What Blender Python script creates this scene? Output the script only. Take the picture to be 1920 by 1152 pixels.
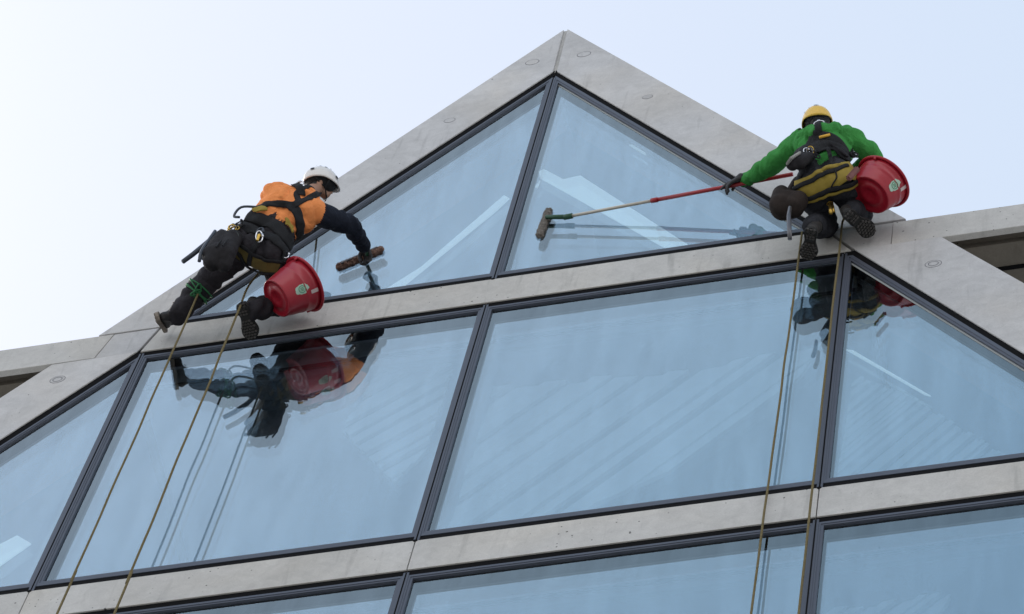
import bpy, bmesh, math, random
import numpy as np
from mathutils import Vector, Matrix, noise
from mathutils.bvhtree import BVHTree
random.seed(7)
for o in list(bpy.data.objects): bpy.data.objects.remove(o)
scene = bpy.context.scene
C = scene.collection
DATA = {"F":{"apex_out_l":[-5.9094,33.6004],"apex_in_l":[-5.8949,32.6095],"apex_out_r":[-5.8767,33.6059],"apex_in_r":[-5.8599,32.6076],"apex":[-5.8786,32.6091],"lu_out":[-8.9912,28.3935],"lu_in":[-8.4896,28.3904],"ru_in":[-3.3329,28.4003],"ru_out":[-2.7528,28.4105],"h1_l_top":[-8.4896,28.3904],"ll_in":[-8.6021,27.9789],"ll_out":[-9.2687,27.964],"rl_in":[-3.1119,27.9783],"rl_out":[-2.4825,27.9933],"ll_out2":[-9.5632,27.4831],"ll_in2":[-9.38,26.7469],"rl_out2":[-1.8738,26.9795],"rl_in2":[-1.87,25.8466]},"W1":{"J":{"pelvis":[-7.6265,-0.54,28.4694],"hipL":[-7.7121,-0.54,28.4102],"hipR":[-7.4915,-0.5,28.3439],"kneeL":[-7.9842,-0.4,28.1849],"ankL":[-8.223,-0.23,28.0347],"heelL":[-8.3695,-0.27,27.9602],"toeL":[-8.4104,-0.06,28.2252],"kneeR":[-7.4318,-0.12,28.2757],"ankR":[-7.602,-0.22,27.9201],"heelR":[-7.6832,-0.32,27.8852],"toeR":[-7.648,-0.02,27.8409],"neck":[-7.2636,-0.69,28.8782],"shL":[-7.5089,-0.74,28.873],"shR":[-7.1919,-0.58,28.7769],"head":[-7.2124,-0.64,29.18],"elbR":[-6.9772,-0.39,28.8958],"wrR":[-6.9456,-0.15,29.0158],"elbL":[-7.5313,-0.52,29.0124],"wrL":[-7.4663,-0.38,29.3048]},"caps":[[[-7.7121,-0.54,28.4102],0.1313,[-7.4915,-0.5,28.3439],0.1313,"trouser"],[[-7.7121,-0.54,28.4102],0.125,[-7.8482,-0.47,28.2975],0.1063,"trouser"],[[-7.8482,-0.47,28.2975],0.1063,[-7.9842,-0.4,28.1849],0.0875,"trouser"],[[-7.9842,-0.4,28.1849],0.0875,[-8.0678,-0.3405,28.1323],0.0912,"trouser"],[[-8.0678,-0.3405,28.1323],0.0912,[-8.223,-0.23,28.0347],0.0725,"trouser"],[[-7.4915,-0.5,28.3439],0.125,[-7.4617,-0.31,28.3098],0.1063,"trouser"],[[-7.4617,-0.31,28.3098],0.1063,[-7.4318,-0.12,28.2757],0.0875,"trouser"],[[-7.4318,-0.12,28.2757],0.0875,[-7.4914,-0.155,28.1512],0.0912,"trouser"],[[-7.4914,-0.155,28.1512],0.0912,[-7.602,-0.22,27.9201],0.0725,"trouser"],[[-7.5555,-0.6208,28.6294],0.125,[-7.4435,-0.5642,28.5955],0.125,"trouser"],[[-7.5555,-0.6208,28.6294],0.13,[-7.4487,-0.6768,28.7683],0.143,"shirt"],[[-7.4435,-0.5642,28.5955],0.13,[-7.3108,-0.6072,28.7265],0.143,"shirt"],[[-7.7121,-0.54,28.4102],0.125,[-7.5555,-0.6208,28.6294],0.125,"trouser"],[[-7.4915,-0.5,28.3439],0.125,[-7.4435,-0.5642,28.5955],0.125,"trouser"],[[-7.4487,-0.6768,28.7683],0.143,[-7.4721,-0.7325,28.8738],0.0975,"shirt"],[[-7.3108,-0.6072,28.7265],0.143,[-7.2026,-0.5965,28.7921],0.0975,"shirt"],[[-7.5089,-0.74,28.873],0.091,[-7.2636,-0.69,28.8782],0.078,"shirt"],[[-7.1919,-0.58,28.7769],0.091,[-7.2636,-0.69,28.8782],0.078,"shirt"],[[-7.3797,-0.642,28.7474],0.143,[-7.2892,-0.6794,28.8493],0.104,"shirt"],[[-7.5089,-0.74,28.873],0.0915,[-7.5313,-0.52,29.0124],0.0756,"sleeve"],[[-7.5313,-0.52,29.0124],0.0756,[-7.4663,-0.38,29.3048],0.0488,"sleeve"],[[-7.1919,-0.58,28.7769],0.0915,[-6.9772,-0.39,28.8958],0.0756,"sleeve"],[[-6.9772,-0.39,28.8958],0.0756,[-6.9456,-0.15,29.0158],0.0488,"sleeve"],[[-7.2636,-0.69,28.8782],0.0546,[-7.2227,-0.65,29.1196],0.0525,"skin"]],"S":{"yokeL":[[-7.2151,-0.7198,28.9564],[-7.249,-0.7765,28.8386],[-7.2973,-0.7702,28.7684],[-7.2726,-0.7354,28.6763],[-7.3272,-0.7194,28.6313]],"yokeR":[[-7.2016,-0.6057,29.0686],[-7.1981,-0.7083,28.7924],[-7.2371,-0.7271,28.7027],[-7.2866,-0.7244,28.6458],[-7.3509,-0.7129,28.614]],"yokeT":[[-7.3358,-0.7851,28.9121],[-7.281,-0.7825,28.8366],[-7.2593,-0.7487,28.763]],"backL":[[-7.3194,-0.7233,28.6398],[-7.4289,-0.758,28.6407],[-7.5511,-0.7593,28.6209],[-7.6658,-0.7163,28.638],[-7.7125,-0.6998,28.5511]],"backR":[[-7.3398,-0.7262,28.6405],[-7.289,-0.6763,28.5942],[-7.2818,-0.5776,28.5634],[-7.3422,-0.4577,28.6026],[-7.3679,-0.4453,28.4219]],"belt":[[-7.7066,-0.742,28.5743],[-7.5859,-0.7118,28.5195],[-7.4731,-0.6655,28.4837],[-7.3815,-0.6,28.3996],[-7.3546,-0.4796,28.4399]],"beltlow":[[-7.7363,-0.676,28.513],[-7.6018,-0.6593,28.4235],[-7.4661,-0.6281,28.3271],[-7.3765,-0.5465,28.2999],[-7.3627,-0.4564,28.3368]],"padL":[[-7.6118,-0.7344,28.5981],[-7.5476,-0.7418,28.5786],[-7.4998,-0.7302,28.5777]],"padR":[[-7.3779,-0.6635,28.5345],[-7.354,-0.6192,28.5057],[-7.3478,-0.5707,28.4529]],"seat":[[-7.723,-0.5889,28.2866],[-7.6566,-0.5295,28.2576],[-7.5835,-0.4728,28.2399],[-7.4927,-0.4309,28.2133],[-7.4169,-0.3911,28.2258]],"seatU":[[-7.7096,-0.6288,28.3117],[-7.6294,-0.5765,28.2621],[-7.5424,-0.5271,28.224],[-7.4606,-0.4815,28.2179],[-7.3829,-0.422,28.2632]],"seatD":[[-7.732,-0.5719,28.2684],[-7.6756,-0.4927,28.2667],[-7.6059,-0.4151,28.2859],[-7.5035,-0.3872,28.2151],[-7.4115,-0.3396,28.2198]],"riser":[[-7.5243,-0.6239,28.2975],[-7.5788,-0.5667,28.2469],[-7.637,-0.4729,28.2579]],"riser2":[[-7.3792,-0.5203,28.2804],[-7.3987,-0.4493,28.248],[-7.4287,-0.3702,28.2173]],"disc":[[-7.7534,-0.6472,28.3452]],"crab1":[[-7.7566,-0.6683,28.4774]],"crab2":[[-7.5397,-0.6377,28.3313]],"crab3":[[-7.3685,-0.4744,28.2994]],"ring":[[-7.2941,-0.7828,28.9124]],"ring2":[[-7.7027,-0.7059,28.574]],"crab4":[[-7.6779,-0.7253,28.6018]]}},"W2":{"J":{"pelvis":[-3.268,-0.43,28.3048],"hipL":[-3.3707,-0.42,28.2665],"hipR":[-3.1543,-0.42,28.2863],"kneeL":[-3.3324,-0.06,28.3634],"ankL":[-3.3789,-0.24,27.9579],"heelL":[-3.3613,-0.32,27.7444],"toeL":[-3.4435,-0.05,27.7936],"kneeR":[-3.081,-0.08,28.4248],"ankR":[-3.0881,-0.24,28.1249],"heelR":[-3.1208,-0.32,27.9366],"toeR":[-2.97,-0.05,28.0852],"neck":[-3.2689,-0.6,28.7752],"shL":[-3.4767,-0.5,28.9471],"shR":[-3.0758,-0.58,28.6671],"c1":[-3.3277,-0.68,28.638],"c2":[-3.1675,-0.68,28.6178],"head":[-3.3256,-0.62,28.9354],"elbL":[-3.7206,-0.35,28.9794],"wrL":[-3.9789,-0.17,29.1742],"elbR":[-2.9282,-0.42,28.6631],"wrR":[-3.0796,-0.3,28.7363]},"caps":[[[-3.3707,-0.42,28.2665],0.1313,[-3.1543,-0.42,28.2863],0.1313,"trouser"],[[-3.3707,-0.42,28.2665],0.125,[-3.3516,-0.24,28.3149],0.1063,"trouser"],[[-3.3516,-0.24,28.3149],0.1063,[-3.3324,-0.06,28.3634],0.0875,"trouser"],[[-3.3324,-0.06,28.3634],0.0875,[-3.3487,-0.123,28.2215],0.0912,"trouser"],[[-3.3487,-0.123,28.2215],0.0912,[-3.3789,-0.24,27.9579],0.0725,"trouser"],[[-3.1543,-0.42,28.2863],0.125,[-3.1177,-0.25,28.3556],0.1063,"trouser"],[[-3.1177,-0.25,28.3556],0.1063,[-3.081,-0.08,28.4248],0.0875,"trouser"],[[-3.081,-0.08,28.4248],0.0875,[-3.0835,-0.136,28.3198],0.0912,"trouser"],[[-3.0835,-0.136,28.3198],0.0912,[-3.0881,-0.24,28.1249],0.0725,"trouser"],[[-3.3209,-0.479,28.5062],0.125,[-3.2158,-0.5,28.4327],0.125,"trouser"],[[-3.3209,-0.479,28.5062],0.13,[-3.3334,-0.5327,28.6699],0.143,"shirt"],[[-3.2158,-0.5,28.4327],0.13,[-3.2039,-0.5585,28.5795],0.143,"shirt"],[[-3.3707,-0.42,28.2665],0.125,[-3.3209,-0.479,28.5062],0.125,"trouser"],[[-3.1543,-0.42,28.2863],0.125,[-3.2158,-0.5,28.4327],0.125,"trouser"],[[-3.3334,-0.5327,28.6699],0.143,[-3.4455,-0.515,28.9213],0.0975,"shirt"],[[-3.2039,-0.5585,28.5795],0.143,[-3.1048,-0.583,28.6833],0.0975,"shirt"],[[-3.4767,-0.5,28.9471],0.091,[-3.2689,-0.6,28.7752],0.078,"shirt"],[[-3.0758,-0.58,28.6671],0.091,[-3.2689,-0.6,28.7752],0.078,"shirt"],[[-3.2686,-0.5456,28.6247],0.143,[-3.2689,-0.5864,28.7376],0.104,"shirt"],[[-3.4767,-0.5,28.9471],0.0915,[-3.7206,-0.35,28.9794],0.0756,"sleeve"],[[-3.7206,-0.35,28.9794],0.0756,[-3.9789,-0.17,29.1742],0.0488,"sleeve"],[[-3.0758,-0.58,28.6671],0.0915,[-2.9282,-0.42,28.6631],0.0756,"sleeve"],[[-2.9282,-0.42,28.6631],0.0756,[-3.0796,-0.3,28.7363],0.0488,"sleeve"],[[-3.2689,-0.6,28.7752],0.0546,[-3.3143,-0.616,28.9034],0.0525,"skin"],[[-3.3277,-0.68,28.638],0.065,[-3.1675,-0.68,28.6178],0.065,"shirt"],[[-3.3277,-0.68,28.638],0.065,[-3.4767,-0.5,28.9471],0.078,"shirt"],[[-3.1675,-0.68,28.6178],0.065,[-3.0758,-0.58,28.6671],0.078,"shirt"]],"S":{"yokeT":[[-3.3107,-0.6695,28.8942],[-3.276,-0.7355,28.5987],[-3.2919,-0.6822,28.5679]],"yokeL":[[-3.3713,-0.7295,28.6496],[-3.3263,-0.7162,28.5821],[-3.2919,-0.6822,28.5679]],"yokeR":[[-3.2114,-0.7416,28.6003],[-3.2423,-0.7161,28.5704],[-3.2839,-0.6817,28.5662]],"spine":[[-3.2778,-0.719,28.5772],[-3.3021,-0.6648,28.5519],[-3.3239,-0.6151,28.495]],"armL":[[-3.2933,-0.674,28.5677],[-3.3552,-0.6328,28.5462],[-3.4083,-0.594,28.5155],[-3.5107,-0.4065,28.8921]],"armR":[[-3.2903,-0.6908,28.5673],[-3.2052,-0.6845,28.5091],[-3.1329,-0.6327,28.4622],[-3.0884,-0.5386,28.4248]],"beltU":[[-3.4376,-0.571,28.54],[-3.3478,-0.6199,28.5127],[-3.2482,-0.652,28.4603],[-3.1703,-0.6361,28.4278],[-3.1026,-0.5692,28.4188]],"beltM":[[-3.4515,-0.535,28.5285],[-3.3363,-0.6075,28.477],[-3.2291,-0.635,28.4122],[-3.1468,-0.6037,28.3945],[-3.0792,-0.5301,28.3612]],"strapc":[[-3.2232,-0.6579,28.4571],[-3.2142,-0.6224,28.3861],[-3.1945,-0.5823,28.3221],[-3.1894,-0.5462,28.2448]],"seatU":[[-3.4689,-0.4676,28.1928],[-3.377,-0.5122,28.175],[-3.2759,-0.5386,28.2151],[-3.1894,-0.5462,28.2448],[-3.1196,-0.5477,28.2753]],"seat":[[-3.4674,-0.4271,28.177],[-3.3641,-0.4648,28.1416],[-3.2507,-0.4886,28.1634],[-3.1419,-0.511,28.1903],[-3.0494,-0.4939,28.2553]],"seatD":[[-3.4568,-0.3951,28.168],[-3.3545,-0.4061,28.1353],[-3.2339,-0.424,28.1486],[-3.1321,-0.4464,28.1582],[-3.0273,-0.4398,28.2535]],"seatE":[[-3.4411,-0.3721,28.1657],[-3.3401,-0.3788,28.1435],[-3.2344,-0.3986,28.1482],[-3.1177,-0.4171,28.1614],[-3.0314,-0.4127,28.2385]],"seatM":[[-3.4818,-0.4415,28.1984],[-3.3792,-0.4948,28.1567],[-3.2784,-0.5167,28.1877],[-3.1748,-0.5313,28.2146],[-3.0831,-0.529,28.2656]],"riser":[[-3.3999,-0.57,28.4275],[-3.4146,-0.5437,28.2445],[-3.4621,-0.4853,28.199]],"yel":[[-3.2974,-0.6704,28.5573],[-3.2455,-0.6866,28.5296],[-3.2048,-0.6892,28.5181]],"ring":[[-3.3101,-0.6643,28.8649]],"crab1":[[-3.3608,-0.6087,28.4935]],"crab2":[[-3.3572,-0.5841,28.4187]],"crab3":[[-3.0689,-0.517,28.5287]],"cord":[[-3.1855,-0.5459,28.2443],[-3.1704,-0.5026,28.1806],[-3.1994,-0.466,28.1573],[-3.2194,-0.4391,28.1481]],"pack":[[-3.5253,-0.4126,28.8833]],"flap1":[[-3.1429,-0.6047,28.4008]],"flap2":[[-3.4134,-0.5468,28.3064]]}},"B1":{"c":[-7.421,-0.29,27.9289],"ax":[0.6693,0.0061,0.7429],"r0":0.152,"r1":0.205,"H":0.275},"B2":{"c":[-2.9523,-0.33,28.1638],"ax":[0.5224,-0.1385,0.8414],"r0":0.16,"r1":0.2,"H":0.19},"B1s":[-7.1391,-0.5,27.5],"B2s":[-2.7774,-0.4,28.0965],"bag1":{"p":[[-7.7792,-0.68,28.2813],[-7.7944,-0.68,27.9942],[-7.8251,-0.66,27.9136]]},"tubes1":[[-8.1019,-0.62,28.1046],[-8.0386,-0.63,28.1971],[-7.9674,-0.64,28.3367],[-7.9146,-0.64,28.4962],[-7.9125,-0.66,28.0204],[-7.877,-0.68,28.2465],[-7.8586,-0.66,28.472]],"bag2":{"p":[[-3.5092,-0.4,28.4124],[-3.5239,-0.4,28.1125],[-3.5556,-0.38,28.0526],[-3.5845,-0.38,28.1407]]},"tool2":[[-3.4878,-0.5,27.5943],[-3.4827,-0.46,27.4461],[-3.4784,-0.43,27.343]],"pack2":[-3.4535,-0.66,28.257],"holster2":[[-3.0046,-0.55,28.1677],[-3.0676,-0.55,27.9941]],"keys2":[[-3.2536,-0.3,28.1842],[-3.2371,-0.3,28.0038]],"mop1":[[-7.2042,0.03,29.1183],[-6.9074,0.03,29.3285],[-6.9432,-0.05,29.0447]],"mop2":[[-5.6153,0.03,29.1745],[-5.5954,0.03,29.6268],[-5.5911,0.03,29.4401]],"pole":[[-5.573,0.02,29.4112],[-5.4221,-0.0,29.3845],[-4.7066,-0.08,29.2653],[-4.0357,-0.16,29.136],[-3.5948,-0.215,29.0521]],"hand2":[[-3.9789,-0.17,29.1742],[-4.0525,-0.16,29.1422],[-4.1641,-0.145,29.1661]],"ropes":[[[-8.0332,-0.37,28.4601],[-8.0048,-0.37,23.158]],[[-7.6837,-0.3,28.2614],[-7.6474,-0.3,23.1918]],[[-3.5176,-0.03,27.8625],[-3.5217,-0.03,22.6362]],[[-3.212,-0.06,28.3405],[-3.2161,-0.06,22.5072]]],"anch":[[-7.6349,0.02,30.7626],[-3.4302,0.02,29.8185]],"circ":[[-6.1093,0.0,32.9122],[-5.6561,0.0,32.9128],[-6.6895,0.0,31.8311],[-4.9914,0.0,31.6808],[-9.1533,-0.0,27.6711],[-2.5258,0.0,27.5257]],"patch":{"a":[[-5.912,0.3,31.1638],[-5.8706,0.3,31.193],[-5.6785,0.3,30.9123],[-5.5394,0.3,30.9381],[-4.509,0.3,29.2084],[-4.6747,0.3,29.1956],[-5.8865,0.3,31.0216]],"b":[[-6.7771,0.3,29.1711],[-6.9078,0.3,29.1848],[-6.6671,0.3,29.534],[-6.1529,0.3,30.7575],[-6.098,0.3,30.6727],[-6.1812,0.3,30.4555]],"c":[[-3.1852,0.3,26.9412],[-3.1303,0.3,26.9065],[-2.5573,0.3,26.0102],[-2.5948,0.3,26.038]],"d":[[-9.2404,0.3,25.2263],[-9.3146,0.3,25.5181],[-9.0833,0.3,25.7417],[-8.9418,0.3,25.585],[-9.103,0.3,25.3066]],"e":[[-5.1805,0.3,31.4402],[-5.0388,0.3,31.4546],[-5.0226,0.3,31.1784]],"f":[[-5.8765,0.3,30.9738],[-5.8798,0.3,30.8108],[-5.9056,0.3,30.842]],"g":[[-6.0674,0.5,24.4489],[-3.3431,0.5,24.3851],[-3.3385,0.5,24.2967],[-6.0643,0.5,24.3537]]},"screens":[{"p":[[-6.9575,0.45,27.1275],[-6.8489,0.45,27.9857],[-6.2372,0.45,28.35],[-6.2452,0.45,26.663],[-6.402,0.45,26.1269]],"d":[[-7.1282,0.45,27.1777],[-6.4295,0.45,27.9477]],"w":0.085},{"p":[[-5.8836,0.5,27.6103],[-4.4026,0.5,27.4228],[-3.4278,0.5,27.5641],[-3.5578,0.5,27.0742],[-4.4233,0.5,25.8266],[-5.2627,0.5,25.2342],[-5.9336,0.5,25.3375]],"d":[[-6.0697,0.5,26.458],[-5.3969,0.5,27.4176]],"w":0.13},{"p":[[-3.1539,0.45,26.8483],[-2.7608,0.45,26.4308],[-2.0631,0.45,25.3105],[-2.5103,0.45,25.2826],[-3.2038,0.45,25.2922]],"d":[[-3.017,0.45,25.3329],[-2.4575,0.45,26.2142]],"w":0.055},{"p":[[-3.1979,0.45,23.4809],[-2.4026,0.45,23.5199],[-2.4631,0.45,23.2154],[-2.6555,0.45,22.9433],[-3.1947,0.45,23.075]],"d":[[-3.1332,0.45,23.1935],[-2.6803,0.45,23.7645]],"w":0.06}],"cam":{"loc":[0.0,-11.5,1.6],"F":[-0.19398757471063022,0.39404597380247885,0.8983855471833593],"R":[0.9712556021156445,0.20592823051805792,0.11939899176575282],"U":[0.13795425407309622,-0.8957239163970993,0.4226668775494217]}}
V = Vector
# ------------------------------------------------------------ camera, sky, sun, exposure
cam = bpy.data.cameras.new('camera'); co = bpy.data.objects.new('camera', cam); C.objects.link(co)
cam.sensor_width = 36; cam.lens = 139.3089; cam.clip_start = .5; cam.clip_end = 3000
_R, _U, _F = V(DATA['cam']['R']), V(DATA['cam']['U']), V(DATA['cam']['F'])
M = Matrix((_R, _U, -_F)).transposed().to_4x4(); M.translation = V(DATA['cam']['loc'])
co.matrix_world = M; scene.camera = co
SUN = V((-.58, .22, .78)).normalized()
world = bpy.data.worlds.new('World'); scene.world = world; world.use_nodes = True
wn, wl = world.node_tree.nodes, world.node_tree.links
for n in list(wn): wn.remove(n)
wo = wn.new('ShaderNodeOutputWorld'); bg = wn.new('ShaderNodeBackground'); bg.inputs[1].default_value = .1
sky = wn.new('ShaderNodeTexSky'); sky.sky_type = 'NISHITA'; sky.sun_disc = False
sky.sun_elevation = math.asin(SUN.z); sky.sun_rotation = math.atan2(SUN.x, SUN.y)
sky.dust_density = 3.0; sky.air_density = 1.0; sky.ozone_density = 1.5
tc = wn.new('ShaderNodeTexCoord')
dot = wn.new('ShaderNodeVectorMath'); dot.operation = 'DOT_PRODUCT'; dot.inputs[1].default_value = SUN
wl.new(tc.outputs['Generated'], dot.inputs[0])
ramp = wn.new('ShaderNodeValToRGB')       # thin bright cloud veil: whiter toward the sun, bluer away from it
wl.new(dot.outputs['Value'], ramp.inputs[0])
cr = ramp.color_ramp; cr.elements[0].position = 0.0; cr.elements[0].color = (.36, .42, .52, 1)
cr.elements[1].position = 1.0; cr.elements[1].color = (.70, .75, .87, 1)
for ps, cl in ((.60, (.34, .50, .66)), (.68, (.46, .62, .77)), (.76, (.60, .73, .885)), (.84, (.615, .725, .875)), (.95, (.65, .72, .86))):
    e = cr.elements.new(ps); e.color = (*cl, 1)
mul = wn.new('ShaderNodeVectorMath'); mul.operation = 'SCALE'; mul.inputs['Scale'].default_value = 9.3
wl.new(ramp.outputs[0], mul.inputs[0])
skm = wn.new('ShaderNodeVectorMath'); skm.operation = 'SCALE'; skm.inputs['Scale'].default_value = .32
wl.new(sky.outputs[0], skm.inputs[0])
add = wn.new('ShaderNodeVectorMath'); add.operation = 'ADD'
wl.new(mul.outputs[0], add.inputs[0]); wl.new(skm.outputs[0], add.inputs[1])
# bright white haze low in the sky
sxyz = wn.new('ShaderNodeSeparateXYZ'); wl.new(tc.outputs['Generated'], sxyz.inputs[0])
hz = wn.new('ShaderNodeMapRange'); hz.inputs[1].default_value = 0.0; hz.inputs[2].default_value = .80; hz.inputs[3].default_value = 1.0; hz.inputs[4].default_value = 0.0
hz.interpolation_type = 'SMOOTHSTEP'; wl.new(sxyz.outputs[2], hz.inputs[0])
hs = wn.new('ShaderNodeVectorMath'); hs.operation = 'SCALE'; hs.inputs[0].default_value = (13.4, 12.6, 11.7); wl.new(hz.outputs[0], hs.inputs['Scale'])
add2 = wn.new('ShaderNodeVectorMath'); add2.operation = 'ADD'; wl.new(add.outputs[0], add2.inputs[0]); wl.new(hs.outputs[0], add2.inputs[1])
wl.new(add2.outputs[0], bg.inputs[0]); wl.new(bg.outputs[0], wo.inputs[0])
sl = bpy.data.lights.new('sun', 'SUN'); sl.energy = 2.6; sl.angle = math.radians(9); sl.color = (1, .95, .88)
so = bpy.data.objects.new('sun', sl); C.objects.link(so); so.rotation_euler = SUN.to_track_quat('Z', 'Y').to_euler()
so.location = (-20, 5, 50)
scene.render.engine = 'CYCLES'
scene.view_settings.view_transform = 'Standard'; scene.view_settings.look = 'None'
scene.view_settings.exposure = 0.0; scene.view_settings.gamma = 1.0
try:
    scene.cycles.transparent_max_bounces = 16; scene.cycles.max_bounces = 10; scene.cycles.glossy_bounces = 6
    scene.cycles.caustics_reflective = False
except Exception: pass

# ------------------------------------------------------------ materials
def mat(name, col, rough=.7, metal=0.0, var=0.0, scale=20, bump=0.0, bscale=60, spec=.5, coat=0.0, bdist=.01):
    m = bpy.data.materials.new(name); m.use_nodes = True
    nt = m.node_tree; b = nt.nodes['Principled BSDF']
    b.inputs['Base Color'].default_value = (*col, 1); b.inputs['Roughness'].default_value = rough
    b.inputs['Metallic'].default_value = metal; b.inputs['Specular IOR Level'].default_value = spec
    b.inputs['Coat Weight'].default_value = coat
    t = nt.nodes.new('ShaderNodeTexCoord')
    if var > 0:
        nz = nt.nodes.new('ShaderNodeTexNoise'); nz.inputs['Scale'].default_value = scale; nz.inputs['Detail'].default_value = 5
        nt.links.new(t.outputs['Object'], nz.inputs['Vector'])
        mr = nt.nodes.new('ShaderNodeMapRange'); mr.inputs[1].default_value = .25; mr.inputs[2].default_value = .75
        mr.inputs[3].default_value = 1 - var; mr.inputs[4].default_value = 1 + var
        nt.links.new(nz.outputs[0], mr.inputs[0])
        mx = nt.nodes.new('ShaderNodeVectorMath'); mx.operation = 'SCALE'; mx.inputs[0].default_value = col
        nt.links.new(mr.outputs[0], mx.inputs['Scale']); nt.links.new(mx.outputs[0], b.inputs['Base Color'])
    if bump > 0:
        n2 = nt.nodes.new('ShaderNodeTexNoise'); n2.inputs['Scale'].default_value = bscale; n2.inputs['Detail'].default_value = 4
        nt.links.new(t.outputs['Object'], n2.inputs['Vector'])
        bp = nt.nodes.new('ShaderNodeBump'); bp.inputs['Strength'].default_value = bump; bp.inputs['Distance'].default_value = bdist
        if bdist > .02: n2.inputs['Distortion'].default_value = 1.2; n2.inputs['Roughness'].default_value = .62
        nt.links.new(n2.outputs[0], bp.inputs['Height']); nt.links.new(bp.outputs[0], b.inputs['Normal'])
    return m

def concrete(name, base, pits=.6, warm=(1, .985, .955), mott=.1):
    m = bpy.data.materials.new(name); m.use_nodes = True
    nt = m.node_tree; N = nt.nodes; L = nt.links; b = N['Principled BSDF']
    b.inputs['Roughness'].default_value = .82; b.inputs['Specular IOR Level'].default_value = .3
    g = N.new('ShaderNodeNewGeometry'); oi = N.new('ShaderNodeObjectInfo')
    off = N.new('ShaderNodeVectorMath'); off.operation = 'MULTIPLY_ADD'
    cmb = N.new('ShaderNodeCombineXYZ')
    for k in range(3): L.new(oi.outputs['Random'], cmb.inputs[k])
    off.inputs[1].default_value = (37, 11, 23); L.new(cmb.outputs[0], off.inputs[0]); L.new(g.outputs['Position'], off.inputs[2])
    def nz(sc, det=5, rough=.55, stretch=None, dist=0):
        n = N.new('ShaderNodeTexNoise'); n.inputs['Scale'].default_value = sc; n.inputs['Detail'].default_value = det
        n.inputs['Roughness'].default_value = rough; n.inputs['Distortion'].default_value = dist
        if stretch:
            mp = N.new('ShaderNodeMapping'); mp.inputs['Scale'].default_value = stretch
            L.new(off.outputs[0], mp.inputs[0]); L.new(mp.outputs[0], n.inputs['Vector'])
        else: L.new(off.outputs[0], n.inputs['Vector'])
        return n.outputs[0]
    def mr(x, a, c, lo, hi):
        n = N.new('ShaderNodeMapRange'); n.inputs[1].default_value = a; n.inputs[2].default_value = c
        n.inputs[3].default_value = lo; n.inputs[4].default_value = hi; L.new(x, n.inputs[0]); return n.outputs[0]
    def mulv(a, c):
        n = N.new('ShaderNodeMath'); n.operation = 'MULTIPLY'; L.new(a, n.inputs[0]); L.new(c, n.inputs[1]); return n.outputs[0]
    v = mulv(mr(nz(1.1, 6, .6, None, .6), .3, .7, 1 - mott, 1 + mott), mr(nz(9, 6, .7, None, .8), .3, .7, .90, 1.08))
    v = mulv(v, mr(nz(90, 3, .6), .3, .7, .94, 1.06))
    v = mulv(v, mr(nz(3, 4, .6, (1.4, 1, .35)), .62, .78, 1, .90))          # faint run-off streaks
    v = mulv(v, mr(nz(4.5, 3, .6, (2.2, 1, .22), .2), .60, .74, 1, .80))
    v = mulv(v, mr(oi.outputs['Random'], 0, 1, .94, 1.04))
    vo = N.new('ShaderNodeTexVoronoi'); vo.inputs['Scale'].default_value = 21; L.new(off.outputs[0], vo.inputs['Vector'])
    sep = N.new('ShaderNodeSeparateColor'); L.new(vo.outputs['Color'], sep.inputs[0])
    rad = mr(sep.outputs[0], 1 - pits * .62, 1, 0.05, .19)
    rad = mulv(rad, mr(nz(1.3, 2), .42, .6, .15, 1))
    lt = N.new('ShaderNodeMath'); lt.operation = 'LESS_THAN'; L.new(vo.outputs['Distance'], lt.inputs[0]); L.new(rad, lt.inputs[1])
    v = mulv(v, mr(lt.outputs[0], 0, 1, 1, .22))
    sc = N.new('ShaderNodeVectorMath'); sc.operation = 'SCALE'; sc.inputs[0].default_value = [base * w for w in warm]
    L.new(v, sc.inputs['Scale'])
    # slightly ochre clouds
    mx = N.new('ShaderNodeMix'); mx.data_type = 'RGBA'; mx.blend_type = 'MULTIPLY'
    L.new(mr(nz(.8, 4, .5, None, .4), .45, .7, 0, .6), mx.inputs[0]); L.new(sc.outputs[0], mx.inputs[6]); mx.inputs[7].default_value = (1, .95, .87, 1)
    L.new(mx.outputs[2], b.inputs['Base Color'])
    bp = N.new('ShaderNodeBump'); bp.inputs['Strength'].default_value = .35; bp.inputs['Distance'].default_value = .004
    L.new(nz(120, 4), bp.inputs['Height']); L.new(bp.outputs[0], b.inputs['Normal'])
    return m

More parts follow.
